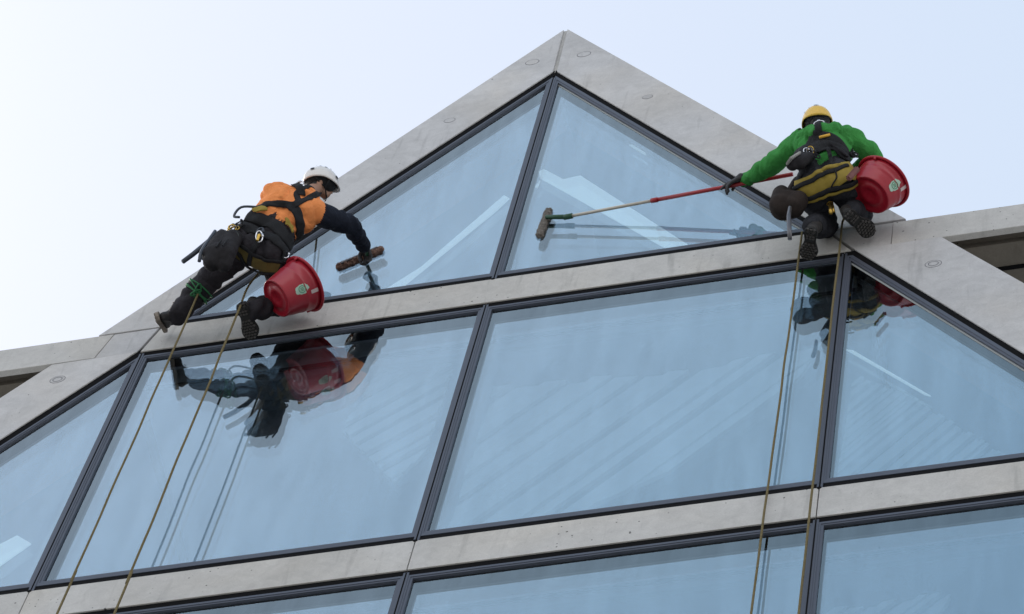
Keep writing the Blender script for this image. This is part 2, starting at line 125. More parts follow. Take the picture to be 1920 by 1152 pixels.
def glassmat(name, ior, tint, refl, trans, wave=0.0):
    m = bpy.data.materials.new(name); m.use_nodes = True
    nt = m.node_tree; N = nt.nodes; L = nt.links
    for n in list(N): N.remove(n)
    o = N.new('ShaderNodeOutputMaterial'); mx = N.new('ShaderNodeMixShader'); fr = N.new('ShaderNodeFresnel'); fr.inputs[0].default_value = ior
    geo = N.new('ShaderNodeNewGeometry')
    # same reflectance from both faces of the sheet
    inv = N.new('ShaderNodeMapRange'); inv.inputs[3].default_value = ior; inv.inputs[4].default_value = ior
    L.new(geo.outputs['Backfacing'], inv.inputs[0]); 
    lw = N.new('ShaderNodeLayerWeight'); lw.inputs[0].default_value = .5
    # Schlick: R0 + (1-R0)*(1-cos)^5
    r0 = ((ior - 1) / (ior + 1)) ** 2
    pw = N.new('ShaderNodeMath'); pw.operation = 'POWER'; L.new(lw.outputs['Facing'], pw.inputs[0]); pw.inputs[1].default_value = 5
    ma = N.new('ShaderNodeMath'); ma.operation = 'MULTIPLY_ADD'; L.new(pw.outputs[0], ma.inputs[0]); ma.inputs[1].default_value = 1 - r0; ma.inputs[2].default_value = r0
    t = N.new('ShaderNodeBsdfTransparent'); t.inputs[0].default_value = (*trans, 1)
    g = N.new('ShaderNodeBsdfGlossy'); g.inputs['Color'].default_value = (*refl, 1); g.inputs['Roughness'].default_value = 0.0
    if wave:
        tcn = N.new('ShaderNodeTexCoord'); nz = N.new('ShaderNodeTexNoise'); nz.inputs['Scale'].default_value = .6; nz.inputs['Detail'].default_value = 1
        L.new(tcn.outputs['Object'], nz.inputs['Vector'])
        bp = N.new('ShaderNodeBump'); bp.inputs['Strength'].default_value = 1; bp.inputs['Distance'].default_value = wave
        L.new(nz.outputs[0], bp.inputs['Height']); L.new(bp.outputs[0], g.inputs['Normal'])
    gp = N.new('ShaderNodeNewGeometry'); mp = N.new('ShaderNodeMapping'); mp.inputs['Scale'].default_value = (4.0, 1, .5); mp.inputs['Rotation'].default_value = (0, .5, 0); L.new(gp.outputs['Position'], mp.inputs[0])
    n3 = N.new('ShaderNodeTexNoise'); n3.inputs['Scale'].default_value = 1.6; n3.inputs['Detail'].default_value = 7; n3.inputs['Roughness'].default_value = .62; n3.inputs['Distortion'].default_value = .5; L.new(mp.outputs[0], n3.inputs['Vector'])
    r3 = N.new('ShaderNodeMapRange'); r3.inputs[1].default_value = .3; r3.inputs[2].default_value = .7; r3.inputs[3].default_value = .90; r3.inputs[4].default_value = 1.14; L.new(n3.outputs[0], r3.inputs[0])
    m3 = N.new('ShaderNodeMath'); m3.operation = 'MULTIPLY'; L.new(ma.outputs[0], m3.inputs[0]); L.new(r3.outputs[0], m3.inputs[1])
    L.new(m3.outputs[0], mx.inputs[0]); L.new(t.outputs[0], mx.inputs[1]); L.new(g.outputs[0], mx.inputs[2]); L.new(mx.outputs[0], o.inputs[0])
    return m
M_CONC = concrete('precast_concrete', .51, pits=.85)
M_CONC2 = concrete('precast_concrete_smooth', .49, pits=.12, warm=(.985, .985, 1.0), mott=.13)
M_SOFF = concrete('shaded_soffit_concrete', .16, pits=.2, warm=(1, .9, .76))  # same concrete darkened and browned, the underside's shade put into its colour
M_PLUG = concrete('plug_mortar', .42, pits=.2)
M_RING = mat('ring_groove', (.12, .12, .14), .9)
M_BEAD = mat('pale_bead', (.34, .36, .36), .5)
M_GAP = mat('black_gasket', (.006, .006, .007), .9, spec=.1)
M_FRAME = mat('anodised_frame', (.080, .090, .118), .5, .3, var=.05, scale=6)
M_FRAME2 = mat('mullion_cover', (.07, .078, .105), .4, .5)
M_G1 = glassmat('outer_glass', 2.95, 0, (.90, .975, 1.0), (.88, .94, .99), wave=.0011)
M_G2 = glassmat('inner_glass', 5.6, 0, (.90, .975, 1.0), (.88, .94, .99), wave=.0008)
M_DROP = mat('wet_film', (.7, .78, .82), .3)
M_IN = mat('interior_plaster', (.34, .40, .44), .9, var=.04, scale=1)
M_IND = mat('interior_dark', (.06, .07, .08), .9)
M_SUNPATCH = mat('sunlit_patch_glow', (.8, .85, .82), .6)
M_SUNPATCH.node_tree.nodes['Principled BSDF'].inputs['Emission Color'].default_value = (.80, 1.0, .95, 1)
M_SUNPATCH.node_tree.nodes['Principled BSDF'].inputs['Emission Strength'].default_value = .42  # emission stands in for sunlight falling on interior beams
M_BLIND = mat('pale_blind', (.42, .51, .53), .9)
M_GROUND = mat('paving', (.34, .33, .31), .9, var=.1, scale=.5)
M_ORANGE = mat('orange_fabric', (.86, .30, .10), .85, var=.10, scale=14, bump=.7, bscale=13, bdist=.026, spec=.2)
M_NAVY = mat('navy_fabric', (.012, .016, .028), .85, var=.25, scale=10, bump=.7, bscale=13, bdist=.026, spec=.2)
M_TROUS = mat('charcoal_fabric', (.030, .028, .034), .85, var=.25, scale=10, bump=.7, bscale=13, bdist=.026, spec=.2)
M_TROUS2 = mat('dark_grey_fabric', (.032, .034, .042), .85, var=.25, scale=10, bump=.7, bscale=13, bdist=.026, spec=.2)
M_GREEN = mat('green_fabric', (.045, .25, .055), .85, var=.12, scale=14, bump=.7, bscale=13, bdist=.026, spec=.2)
M_SKIN = mat('skin', (.34, .19, .13), .55, var=.06, scale=30)
M_HAIR = mat('dark_hair', (.012, .010, .009), .6, bump=.8, bscale=200)
M_BLACK = mat('black_webbing', (.011, .012, .015), .7, bump=.6, bscale=400, spec=.3)
M_KHAKI = mat('khaki_pad', (.13, .10, .025), .8, var=.15, scale=30, bump=.4, bscale=300)
M_YEL = mat('yellow_pad', (.30, .22, .03), .75, var=.12, scale=30, bump=.4, bscale=300)
M_YBR = mat('bright_yellow', (.75, .42, .04), .5)
M_HWHITE = mat('white_shell', (.74, .73, .72), .32, var=.03, scale=20, coat=.3)
M_HYEL = mat('yellow_shell', (.78, .50, .07), .32, var=.04, scale=20, coat=.3)
M_VENT = mat('vent_dark', (.02, .022, .028), .6)
M_BOOT = mat('boot_leather', (.022, .02, .02), .6, var=.3, scale=25, bump=.4, bscale=120)
M_GROOVE = mat('sole_groove', (.010, .010, .010), .8)
M_SOLE = mat('rubber_sole', (.062, .058, .056), .7, var=.25, scale=40)
M_SOLEP = mat('worn_sole', (.22, .19, .16), .8, var=.4, scale=60)
M_GLOVE = mat('black_glove', (.022, .021, .024), .65, var=.25, scale=40, bump=.4, bscale=200)
M_METAL = mat('polished_metal', (.65, .66, .70), .25, 1.0)
M_STEEL = mat('dark_steel', (.12, .12, .13), .4, .8)
M_BRASS = mat('gold_anodised', (.55, .36, .08), .35, .8)
M_RED = mat('red_plastic', (.35, .010, .026), .38, var=.05, scale=8, coat=.25)
M_REDR = mat('red_plastic_rim', (.36, .007, .022), .4)
M_POUCH = mat('worn_black_cordura', (.022, .021, .024), .85, var=.35, scale=18, bump=.5, bscale=200, spec=.2)
M_POUCHB = mat('brown_black_cordura', (.030, .023, .021), .85, var=.4, scale=14, bump=.5, bscale=200, spec=.2)
M_SLATE = mat('slate_tube', (.045, .055, .075), .55, var=.1, scale=30)
M_DISC = mat('grey_green_disc', (.045, .06, .06), .5, .3, var=.3, scale=60)
M_GCORD = mat('green_cord', (.02, .16, .055), .7, bump=.5, bscale=300)
M_ROPE = mat('tan_rope', (.19, .155, .080), .9, var=.25, scale=60, bump=.8, bscale=260, spec=.1)
M_POLEW = mat('cream_pole', (.55, .52, .46), .45, var=.1, scale=30)
M_POLER = mat('red_pole', (.33, .012, .02), .35)
M_GRIP = mat('green_grip', (.015, .07, .035), .5)
M_FLEECE = mat('wet_brown_fleece', (.24, .15, .12), .95, var=.6, scale=90, bump=1, bscale=220)
M_FLEECEG = mat('wet_grey_fleece', (.22, .20, .18), .95, var=.6, scale=90, bump=1, bscale=220)
M_GREYP = mat('grey_panel', (.30, .30, .29), .8, var=.15, scale=30)
M_HOLST = mat('brown_holster', (.16, .06, .055), .7, var=.2, scale=30)
M_STICK = mat('pale_green_sticker', (.42, .60, .50), .5)
M_STICKG = mat('green_print', (.02, .22, .10), .5)
M_LAB = mat('label_white', (.6, .5, .5), .5)

# ------------------------------------------------------------ helpers
def link(o, parent=None):
    C.objects.link(o)
    if parent is not None: o.parent = parent
    return o
def mesh_obj(name, verts, faces, m, parent=None, smooth=False):
    me = bpy.data.meshes.new(name); me.from_pydata([tuple(v) for v in verts], [], faces); me.update()
    if m: me.materials.append(m)
    if smooth:
        for p in me.polygons: p.use_smooth = True
    return link(bpy.data.objects.new(name, me), parent)
def bm_obj(name, bm, m, parent=None, smooth=False, recalc=True):
    if recalc: bmesh.ops.recalc_face_normals(bm, faces=bm.faces)
    me = bpy.data.meshes.new(name); bm.to_mesh(me); bm.free()
    if isinstance(m, (list, tuple)):
        for q in m: me.materials.append(q)
    else: me.materials.append(m)
    if smooth:
        for p in me.polygons: p.use_smooth = True
    return link(bpy.data.objects.new(name, me), parent)
def empty(name, loc=(0, 0, 0)):
    o = bpy.data.objects.new(name, None); o.empty_display_size = .1; C.objects.link(o); o.location = loc; return o
def tag(o, label=None, cat=None, group=None, kind=None):
    if label: o['label'] = label
    if cat: o['category'] = cat
    if group: o['group'] = group
    if kind: o['kind'] = kind
    return o
def own(child, root):
    """parent without moving it"""
    child.parent = root; child.matrix_parent_inverse = Matrix.Translation(root.location).inverted()
    return child
def prism(bm, poly, y0, y1, bev=0.0):
    """poly: list of (x,z); closed solid between Y=y0 and Y=y1"""
    a = [bm.verts.new((x, y0, z)) for x, z in poly]; b = [bm.verts.new((x, y1, z)) for x, z in poly]
    n = len(poly); f = [bm.faces.new(a), bm.faces.new(b[::-1])]
    for i in range(n): bm.faces.new((a[i], b[i], b[(i + 1) % n], a[(i + 1) % n]))
    if bev > 0:
        bmesh.ops.recalc_face_normals(bm, faces=bm.faces)
        ed = [e for e in f[0].edges]
        bmesh.ops.bevel(bm, geom=ed, offset=bev, segments=2, affect='EDGES', profile=.6)
def area(poly): return .5 * sum(poly[i][0] * poly[(i + 1) % len(poly)][1] - poly[(i + 1) % len(poly)][0] * poly[i][1] for i in range(len(poly)))
def inset(poly, ds):
    """poly CCW (x,z); edge i from p[i] to p[i+1] moved inward by ds[i]"""
    n = len(poly); Ls = []
    for i in range(n):
        (x0, z0), (x1, z1) = poly[i], poly[(i + 1) % n]
        l = math.hypot(x1 - x0, z1 - z0); nx, nz = -(z1 - z0) / l, (x1 - x0) / l
        Ls.append((nx, nz, nx * x0 + nz * z0 + ds[i]))
    out = []
    for i in range(n):
        a, b = Ls[i - 1], Ls[i]; det = a[0] * b[1] - a[1] * b[0]
        out.append(((a[2] * b[1] - a[1] * b[2]) / det, (a[0] * b[2] - a[2] * b[0]) / det))
    return out
def tube(bm, pts, rad, seg=8, cap=True):
    pts = [V(p) for p in pts]; rings = []; n = len(pts)
    rads = rad if isinstance(rad, (list, tuple)) else [rad] * n
    up = None
    for i in range(n):
        t = (pts[min(i + 1, n - 1)] - pts[max(i - 1, 0)]).normalized()
        if up is None: up = t.orthogonal().normalized()
        up = (up - t * up.dot(t)).normalized(); s = t.cross(up)
        rings.append([bm.verts.new(pts[i] + (up * math.cos(k * 2 * math.pi / seg) + s * math.sin(k * 2 * math.pi / seg)) * rads[i]) for k in range(seg)])
    for i in range(n - 1):
        for k in range(seg): bm.faces.new((rings[i][k], rings[i][(k + 1) % seg], rings[i + 1][(k + 1) % seg], rings[i + 1][k]))
    if cap: bm.faces.new(rings[0][::-1]); bm.faces.new(rings[-1])
def spline(pts, n=6):
    pts = [V(p) for p in pts]; out = []
    P = [pts[0] * 2 - pts[1]] + pts + [pts[-1] * 2 - pts[-2]]
    for i in range(1, len(P) - 2):
        for k in range(n):
            t = k / n; a, b, c, d = P[i - 1], P[i], P[i + 1], P[i + 2]
            out.append(.5 * ((2 * b) + (c - a) * t + (2 * a - 5 * b + 4 * c - d) * t * t + (3 * b - a - 3 * c + d) * t ** 3))
    out.append(pts[-1]); return out
def frame(o, x, y, z):
    m = Matrix((V(x), V(y), V(z))).transposed().to_4x4(); m.translation = V(o); return m
def basis(yv, zv):
    y = V(yv).normalized(); z = V(zv); z = (z - y * z.dot(y)).normalized(); return y.cross(z), y, z
def box(bm, mt, sx, sy, sz, ctr=(0, 0, 0), bev=0):
    b2 = bmesh.new(); bmesh.ops.create_cube(b2, size=1)
    for v in b2.verts: v.co = V((v.co.x * sx + ctr[0], v.co.y * sy + ctr[1], v.co.z * sz + ctr[2]))
    if bev: bmesh.ops.bevel(b2, geom=list(b2.edges), offset=bev, segments=2, affect='EDGES')
    b2.transform(mt); me = bpy.data.meshes.new('t'); b2.to_mesh(me); b2.free(); bm.from_mesh(me); bpy.data.meshes.remove(me)
def roundcone(bm, a, ra, b, rb, seg=16):
    a, b = V(a), V(b); t = (b - a)
    if t.length < 1e-6: t = V((0, 0, 1e-4))
    t.normalize(); pts, rr = [], []
    for k in range(1, 7):
        th = math.pi / 2 * (1 - k / 6); pts.append(a - t * ra * math.sin(th)); rr.append(max(ra * math.cos(th), 1e-3))
    for k in range(0, 6):
        th = math.pi / 2 * k / 6; pts.append(b + t * rb * math.sin(th)); rr.append(max(rb * math.cos(th), 1e-3))
    tube(bm, pts, rr, seg)
def remesh(bm, voxel, smooth=5):
    me = bpy.data.meshes.new('tmp'); bmesh.ops.recalc_face_normals(bm, faces=bm.faces); bm.to_mesh(me); bm.free()
    o = bpy.data.objects.new('tmp', me); C.objects.link(o)
    md = o.modifiers.new('r', 'REMESH'); md.mode = 'VOXEL'; md.voxel_size = voxel
    if smooth:
        s = o.modifiers.new('s', 'SMOOTH'); s.factor = .5; s.iterations = smooth
    dg = bpy.context.evaluated_depsgraph_get(); out = bpy.data.meshes.new_from_object(o.evaluated_get(dg))
    bpy.data.objects.remove(o); bpy.data.meshes.remove(me)
    out.materials.clear()
    for p in out.polygons: p.use_smooth = True
    return out

# ------------------------------------------------------------ ground and lower wall
gm = bmesh.new(); bmesh.ops.create_grid(gm, x_segments=8, y_segments=8, size=600)
tag(bm_obj('ground', gm, M_GROUND), kind='structure')

# ------------------------------------------------------------ building
FP = DATA['F']
Z1t, Z1b, Z2t, Z2b = 28.392, 27.974, 24.2606, 23.8647
XM = [-8.5525, -5.878, -3.1886]; BAY = 2.682; ROW = Z1b - Z2t; TH = Z2t - Z2b
house = tag(empty('glass_gable_building', (-5.878, 0, 0)), 'concrete framed gable building with triangular and rectangular glass panes', 'building')
def part(o): return own(o, house)
SL = 1.6742
def addpart(name, poly, y0, y1, m, bev=.006, label=None):
    bm = bmesh.new()
    if area(poly) < 0: poly = poly[::-1]
    prism(bm, poly, y0, y1, bev); o = part(bm_obj(name, bm, m))
    if label: o['label'] = label
    return o
def ln(p, q, z=None, x=None):
    if z is not None: t = (z - p[1]) / (q[1] - p[1]); return (p[0] + (q[0] - p[0]) * t, z)
    t = (x - p[0]) / (q[0] - p[0]); return (x, p[1] + (q[1] - p[1]) * t)
J = .006
# gable rafters (upper pair)
raf = {}
raf['ul'] = addpart('rafter', [FP['lu_out'], FP['lu_in'], FP['apex_in_l'], FP['apex_out_l']], 0, .55, M_CONC2)
raf['ur'] = addpart('rafter', [FP['ru_in'], FP['ru_out'], FP['apex_out_r'], FP['apex_in_r']], 0, .55, M_CONC2)
addpart('ridge_joint_strip', [FP['apex_in_l'], (FP['apex_in_r'][0] - .001, FP['apex_in_r'][1]), (FP['apex_out_r'][0] - .001, FP['apex_out_r'][1] - .012), (FP['apex_out_l'][0] + .001, FP['apex_out_l'][1] - .012)], .012, .5, M_PLUG, 0)
# lower pair, running on down past the row below
lo2, li2 = FP['ll_out2'], FP['ll_in2']
bot = Z2b - ROW - TH
raf['ll'] = addpart('rafter', [FP['ll_out'], ln(FP['ll_out'], lo2, z=Z2b - 6), ln(FP['ll_in'], li2, z=Z2b - 6), FP['ll_in']], 0, .55, M_CONC2)
raf['lr'] = addpart('rafter', [FP['rl_in'], ln(FP['rl_in'], FP['rl_in2'], z=Z2b - 6), ln(FP['rl_out'], FP['rl_out2'], z=Z2b - 6), FP['rl_out']], 0, .55, M_CONC2)
# transom at the workers' feet
g = .016
h1 = [(FP['h1_l_top'][0], Z1t - .004), (FP['ll_in'][0] + .02, Z1b), (FP['rl_in'][0] - .012, Z1b), (FP['ru_in'][0], Z1t - .004)]
addpart('transom_beam', [(h1[0][0] + g, h1[0][1]), (h1[1][0] + g, h1[1][1]), (h1[2][0] - g, Z1b), (h1[3][0] - g, h1[3][1])], 0, .30, M_CONC)
xl1, xl0 = -8.93, -8.975
addpart('transom_beam', [(xl1 + .07, Z1t - .018), (xl1, Z1b + .005), (h1[1][0] - g, Z1b + .005), (h1[0][0] - g, Z1t - .018)], .003, .30, M_CONC2)
addpart('transom_beam', [(-12.5, Z1t - .018), (-12.5, Z1b + .005), (xl1 - .004, Z1b + .005), (xl1 + .066, Z1t - .018)], 0, .05, M_CONC)
xr1 = -2.845
addpart('transom_beam', [(h1[3][0] + g, Z1t - .018), (h1[2][0] + g, Z1b + .005), (xr1 - .004, Z1b + .005), (xr1, Z1t - .018)], .003, .30, M_CONC2)
addpart('transom_beam', [(xr1, Z1t - .018), (xr1 - .004 + .004, Z1b + .005), (1.5, Z1b + .005), (1.5, Z1t - .018)], 0, .05, M_CONC)
# lower transoms, one piece per bay
def bays(z0, z1):
    xs = [XM[0] - 2 * BAY, XM[0] - BAY] + XM + [XM[2] + BAY, XM[2] + 2 * BAY]
    for i in range(len(xs) - 1):
        addpart('transom_beam', [(xs[i] + .0035, z0), (xs[i + 1] - .0035, z0), (xs[i + 1] - .0035, z1), (xs[i] + .0035, z1)], 0, .30, M_CONC, .004)
bays(Z2b, Z2t); Z3t = Z2b - ROW; Z3b = Z3t - TH; bays(Z3b, Z3t)
# dark joint backing behind seams
addpart('joint_backing', [(-12.5, Z1b + .02), (1.5, Z1b + .02), (1.5, Z1t - .03), (-12.5, Z1t - .03)], .31, .34, M_GAP, 0)
addpart('joint_backing', [(XM[0] - 2 * BAY, Z2b + .02), (XM[2] + 2 * BAY, Z2b + .02), (XM[2] + 2 * BAY, Z2t - .02), (XM[0] - 2 * BAY, Z2t - .02)], .31, .34, M_GAP, 0)
# deep eaves soffits beside the gable
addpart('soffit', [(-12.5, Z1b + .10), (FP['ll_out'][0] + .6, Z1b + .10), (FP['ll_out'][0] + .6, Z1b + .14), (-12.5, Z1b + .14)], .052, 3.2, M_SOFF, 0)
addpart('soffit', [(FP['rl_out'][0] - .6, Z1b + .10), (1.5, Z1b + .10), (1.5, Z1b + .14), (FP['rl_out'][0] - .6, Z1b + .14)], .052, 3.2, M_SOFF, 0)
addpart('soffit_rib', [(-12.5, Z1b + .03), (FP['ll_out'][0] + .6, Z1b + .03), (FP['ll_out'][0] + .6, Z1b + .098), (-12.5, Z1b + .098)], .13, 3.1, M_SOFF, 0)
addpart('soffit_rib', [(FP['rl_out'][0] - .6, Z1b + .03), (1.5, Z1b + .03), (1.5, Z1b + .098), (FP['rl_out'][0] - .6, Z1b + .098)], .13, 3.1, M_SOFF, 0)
# cast circles (filled tie holes)
for k, (p, rr) in enumerate(zip(DATA['circ'], (.062, .062, .050, .046, .062, .062))):
    src = [raf['ul'], raf['ur'], raf['ul'], raf['ur'], raf['ll'], raf['lr']][k]
    bm = bmesh.new()
    n = 28
    for r0, r1, yy in ((rr, rr * .93, -.0006), (rr * .62, rr * .55, -.0032)) if k > 3 else ((rr, rr * .93, -.0006),):
        a = [bm.verts.new((p[0] + r0 * math.cos(t * 2 * math.pi / n), yy, p[2] + r0 * math.sin(t * 2 * math.pi / n))) for t in range(n)]
        b = [bm.verts.new((p[0] + r1 * math.cos(t * 2 * math.pi / n), yy - .0004, p[2] + r1 * math.sin(t * 2 * math.pi / n))) for t in range(n)]
        for t in range(n): bm.faces.new((a[t], a[(t + 1) % n], b[(t + 1) % n], b[t]))
    o = bm_obj('tie_hole_ring', bm, M_RING); o.parent = src; o.matrix_parent_inverse = src.matrix_world.inverted()
    bm = bmesh.new(); c = [bm.verts.new((p[0] + rr * .88 * math.cos(t * 2 * math.pi / n), -.0012, p[2] + rr * .88 * math.sin(t * 2 * math.pi / n))) for t in range(n)]
    bm.faces.new(c); ex = bmesh.ops.extrude_face_region(bm, geom=list(bm.faces))
    for v in ex['geom']:
        if isinstance(v, bmesh.types.BMVert): v.co.y += .0008
    o = bm_obj('tie_hole_plug', bm, M_CONC2); own(o, house); o.parent = src; o.matrix_parent_inverse = Matrix.Translation(house.location).inverted()
    o.matrix_parent_inverse = Matrix()
    bpy.context.view_layer.update(); o.matrix_parent_inverse = src.matrix_world.inverted()
# ring objects share the same inverse
bpy.context.view_layer.update()
for o in bpy.data.objects:
    if o.name.startswith('tie_hole'): o.matrix_parent_inverse = o.parent.matrix_world.inverted()

YF, YG, GAP2 = .014, .038, .045        # frame front, outer glass, gap to the inner glass
def window(poly, kinds, label=None):
    """poly CCW; kinds per edge: 't' top, 'b' bottom, 's' slope, 'm' mullion side"""
    if area(poly) < 0: raise ValueError('cw')
    gaps = {'t': .055, 'b': .085, 's': .042, 'l': .058, 'm': .0}; fw = {'t': .040, 'b': .070, 's': .048, 'l': .030, 'm': .047}
    p1 = inset(poly, [gaps[k] for k in kinds]); p2 = inset(poly, [gaps[k] + fw[k] for k in kinds])
    n = len(poly); fr = None
    bm = bmesh.new()
    # stepped aluminium profile: front lip, step back, glazing bead
    p15 = inset(poly, [gaps[k] + fw[k] * .62 for k in kinds])
    prof = [(p1, YG + .02), (p1, YF), (p15, YF), (p15, YF + .004), (p2, YF + .006), (p2, YG + .004)]
    rings = [[bm.verts.new((x, y, z)) for x, z in q] for q, y in prof]
    for a, b in zip(rings[:-1], rings[1:]):
        for i in range(n): bm.faces.new((a[i], a[(i + 1) % n], b[(i + 1) % n], b[i]))
    w = part(bm_obj('window', bm, M_FRAME))
    if label: w['label'] = label
    bm = bmesh.new(); rg = [[bm.verts.new((x, y, z)) for x, z in q] for q, y in ((poly, YG + .006), (p2, YG + .007), (p2, YG + .09), (poly, YG + .09))]
    for i in range(n): bm.faces.new((rg[1][i], rg[1][(i + 1) % n], rg[2][(i + 1) % n], rg[2][i]))
    for i in range(n): bm.faces.new((rg[2][i], rg[2][(i + 1) % n], rg[3][(i + 1) % n], rg[3][i]))
    p3 = inset(poly, [-.01 if k != 'm' else 0 for k in kinds])
    q0 = [bm.verts.new((x, .009, z)) for x, z in p3]; q1 = [bm.verts.new((x, .022, z)) for x, z in inset(poly, [gaps[k] + .02 for k in kinds])]
    for i in range(n): bm.faces.new((q0[i], q0[(i + 1) % n], q1[(i + 1) % n], q1[i]))  # gasket lip carried over the beam underside, black for the shade in the reveal
    sub(bm_obj('gasket_reveal_shade', bm, M_GAP), w)
    for i in range(n):
        if kinds[i] == 's':
            q = inset(poly, [gaps[k] + fw[k] + (.017 if m_ == i else 0) for m_, k in enumerate(kinds)])
            j = (i + 1) % n; y = YG - .002
            sub(mesh_obj('glazing_bead', [(p2[i][0], y, p2[i][1]), (p2[j][0], y, p2[j][1]), (q[j][0], y, q[j][1]), (q[i][0], y, q[i][1])], [[0, 1, 2, 3]], M_BEAD), w)
    for nm, y, mm in (('outer_pane', YG, M_G1), ('inner_pane', YG + GAP2, M_G2)):
        sub(mesh_obj(nm, [(x, y, z) for x, z in p2], [list(range(n))], mm), w)
    return w
def sub(o, par):
    o.parent = par; o.matrix_parent_inverse = par_inv(par); return o
def par_inv(par):
    m = Matrix.Translation(house.location) if par.parent is house else Matrix()
    # part has location 0 and parent inverse cancelling the root, so its world matrix is identity
    return Matrix()
AP = FP['apex']; mg = .004
xa = XM[1]
LI, LI0 = FP['lu_in'], FP['apex_in_l']; RI, RI0 = FP['ru_in'], FP['apex_in_r']
tl = ln(LI0, LI, z=Z1t); tr = ln(RI0, RI, z=Z1t)
aL = ln(LI0, LI, x=xa - .03); 
window([tl, (xa - mg, Z1t), (xa - mg, ln(LI, LI0, x=xa - mg)[1])], 'bml', 'left half of the top triangle')
window([(xa + mg, Z1t), tr, (xa + mg, ln(RI, RI0, x=xa + mg)[1])], 'bsm', 'right half of the top triangle')
L0, L1 = FP['ll_in'], FP['ll_in2']; R0, R1 = FP['rl_in'], FP['rl_in2']
bl = ln(L0, L1, z=Z2t); br = ln(R0, R1, z=Z2t)
xl, xm, xr = XM
window([bl, (xl - mg, Z2t), (xl - mg, ln(L0, L1, x=xl - mg)[1] - .01)], 'bml')
window([(xl + mg, Z2t), (xm - mg, Z2t), (xm - mg, Z1b), (xl + mg, Z1b)], 'bmtm')
window([(xm + mg, Z2t), (xr - mg, Z2t), (xr - mg, Z1b), (xm + mg, Z1b)], 'bmtm')
window([(xr + mg, Z2t), br, (R0[0], Z1b - .005), (xr + mg, Z1b - .005)], 'bstm')
def rowwin(x0, x1): window([(x0 + mg, Z3t), (x1 - mg, Z3t), (x1 - mg, Z2b), (x0 + mg, Z2b)], 'bmtm')
for k in range(4):
    rowwin(xl - BAY + k * (BAY + .003) if k == 0 else [xl, xm, xr][k - 1], [xl, xm, xr, xr + BAY][k])
# mullion covers: narrow dark groove strip between the frames
for x, z0, z1 in ((xm, Z1t + .02, AP[1] - .12), (xl, Z2t + .02, Z1b - .02), (xm, Z2t + .02, Z1b - .02), (xr, Z2t + .02, Z1b - .02), (xl, Z3t + .02, Z2b - .02), (xm, Z3t + .02, Z2b - .02), (xr, Z3t + .02, Z2b - .02)):
    mu = addpart('mullion', [(x - .020, z0), (x + .020, z0), (x + .020, z1), (x - .020, z1)], .010, .019, M_FRAME, .003)
    bm = bmesh.new(); prism(bm, [(x - .0035, z0 + .01), (x + .0035, z0 + .01), (x + .0035, z1 - .01), (x - .0035, z1 - .01)], .0075, .0099); sub(bm_obj('seal_strip', bm, M_GAP), mu)
    bm = bmesh.new(); tube(bm, [(x, .018, z0 - .022), (x, -.002, z0 - .022)], .016, 12); sub(bm_obj('drain_cap', bm, M_GAP), mu)

# interior behind the glass
def slab(name, verts, m, th=.05):
    return part(mesh_obj(name, verts, [list(range(len(verts)))], m))
bd = 7.0
for z in (Z1b + .03, Z2b + .03, Z3b + .03):
    wx = 1.674; half = (FP['apex'][1] - z) / SL
    x0, x1 = max(xa - half, -14), min(xa + half, 3)
    bm = bmesh.new(); prism(bm, [(x0, z), (x1, z), (x1, z + .25), (x0, z + .25)], .36, bd); part(bm_obj('ceiling_slab', bm, M_IN))
SC = DATA['screens']
def clip(poly, n, c0, c1):
    def half(pl, sg, c):
        out = []
        for i in range(len(pl)):
            a, b = pl[i], pl[(i + 1) % len(pl)]; da = sg * (a[0] * n[0] + a[1] * n[1] - c); db = sg * (b[0] * n[0] + b[1] * n[1] - c)
            if da >= 0: out.append(a)
            if da * db < 0: t = da / (da - db); out.append((a[0] + (b[0] - a[0]) * t, a[1] + (b[1] - a[1]) * t))
        return out
    p = half(poly, 1, c0)
    return half(p, -1, c1) if len(p) > 2 else []
for q in SC:
    poly = [(p[0], p[2]) for p in q['p']]; a, b = q['d']; dx, dz = b[0] - a[0], b[2] - a[2]; l = math.hypot(dx, dz); n = (-dz / l, dx / l)
    rg = [p[0] * n[0] + p[1] * n[1] for p in poly]; c = min(rg); par = part(empty('slatted_screen')); rnd = random.Random(4); y0 = q['p'][0][1]
    while c < max(rg):
        w = q['w'] * rnd.uniform(.55, 1.2); pl = clip(poly, n, c, c + w); c += w + q['w'] * rnd.uniform(.15, .55)
        if len(pl) < 3: continue
        if area(pl) < 0: pl = pl[::-1]
        bm = bmesh.new(); yy = rnd.uniform(0, .05); prism(bm, pl, y0 + yy, y0 + yy + .03); sub(bm_obj('slat', bm, M_BLIND), par)
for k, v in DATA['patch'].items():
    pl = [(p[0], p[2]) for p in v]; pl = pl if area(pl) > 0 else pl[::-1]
    bm = bmesh.new(); prism(bm, pl, v[0][1], v[0][1] + .01); part(bm_obj('glowing_sun_patch' if k != 'g' else 'inner_board', bm, M_SUNPATCH if k != 'g' else M_BLIND))  # glowing shapes added as sunlit spots inside; the pale board does not glow
zb = Z2b - 6
bm = bmesh.new()
for sg in (-1, 1):
    z0 = FP['apex'][1]; a = (xa, z0 + .15); b = (xa + sg * (z0 + .15 - zb) / SL, zb); c = (b[0] + sg * .2, zb); d = (xa + sg * .2, z0 + .15)
    prism(bm, [a, b, c, d] if sg < 0 else [a, b, c, d][::-1], .56, bd)
part(bm_obj('roof_slope', bm, M_IN))
zt = FP['apex'][1]
part(mesh_obj('back_wall', [(xa, bd, zt), (xa - (zt - zb) / SL, bd, zb), (xa + (zt - zb) / SL, bd, zb)], [[0, 1, 2]], M_IND))
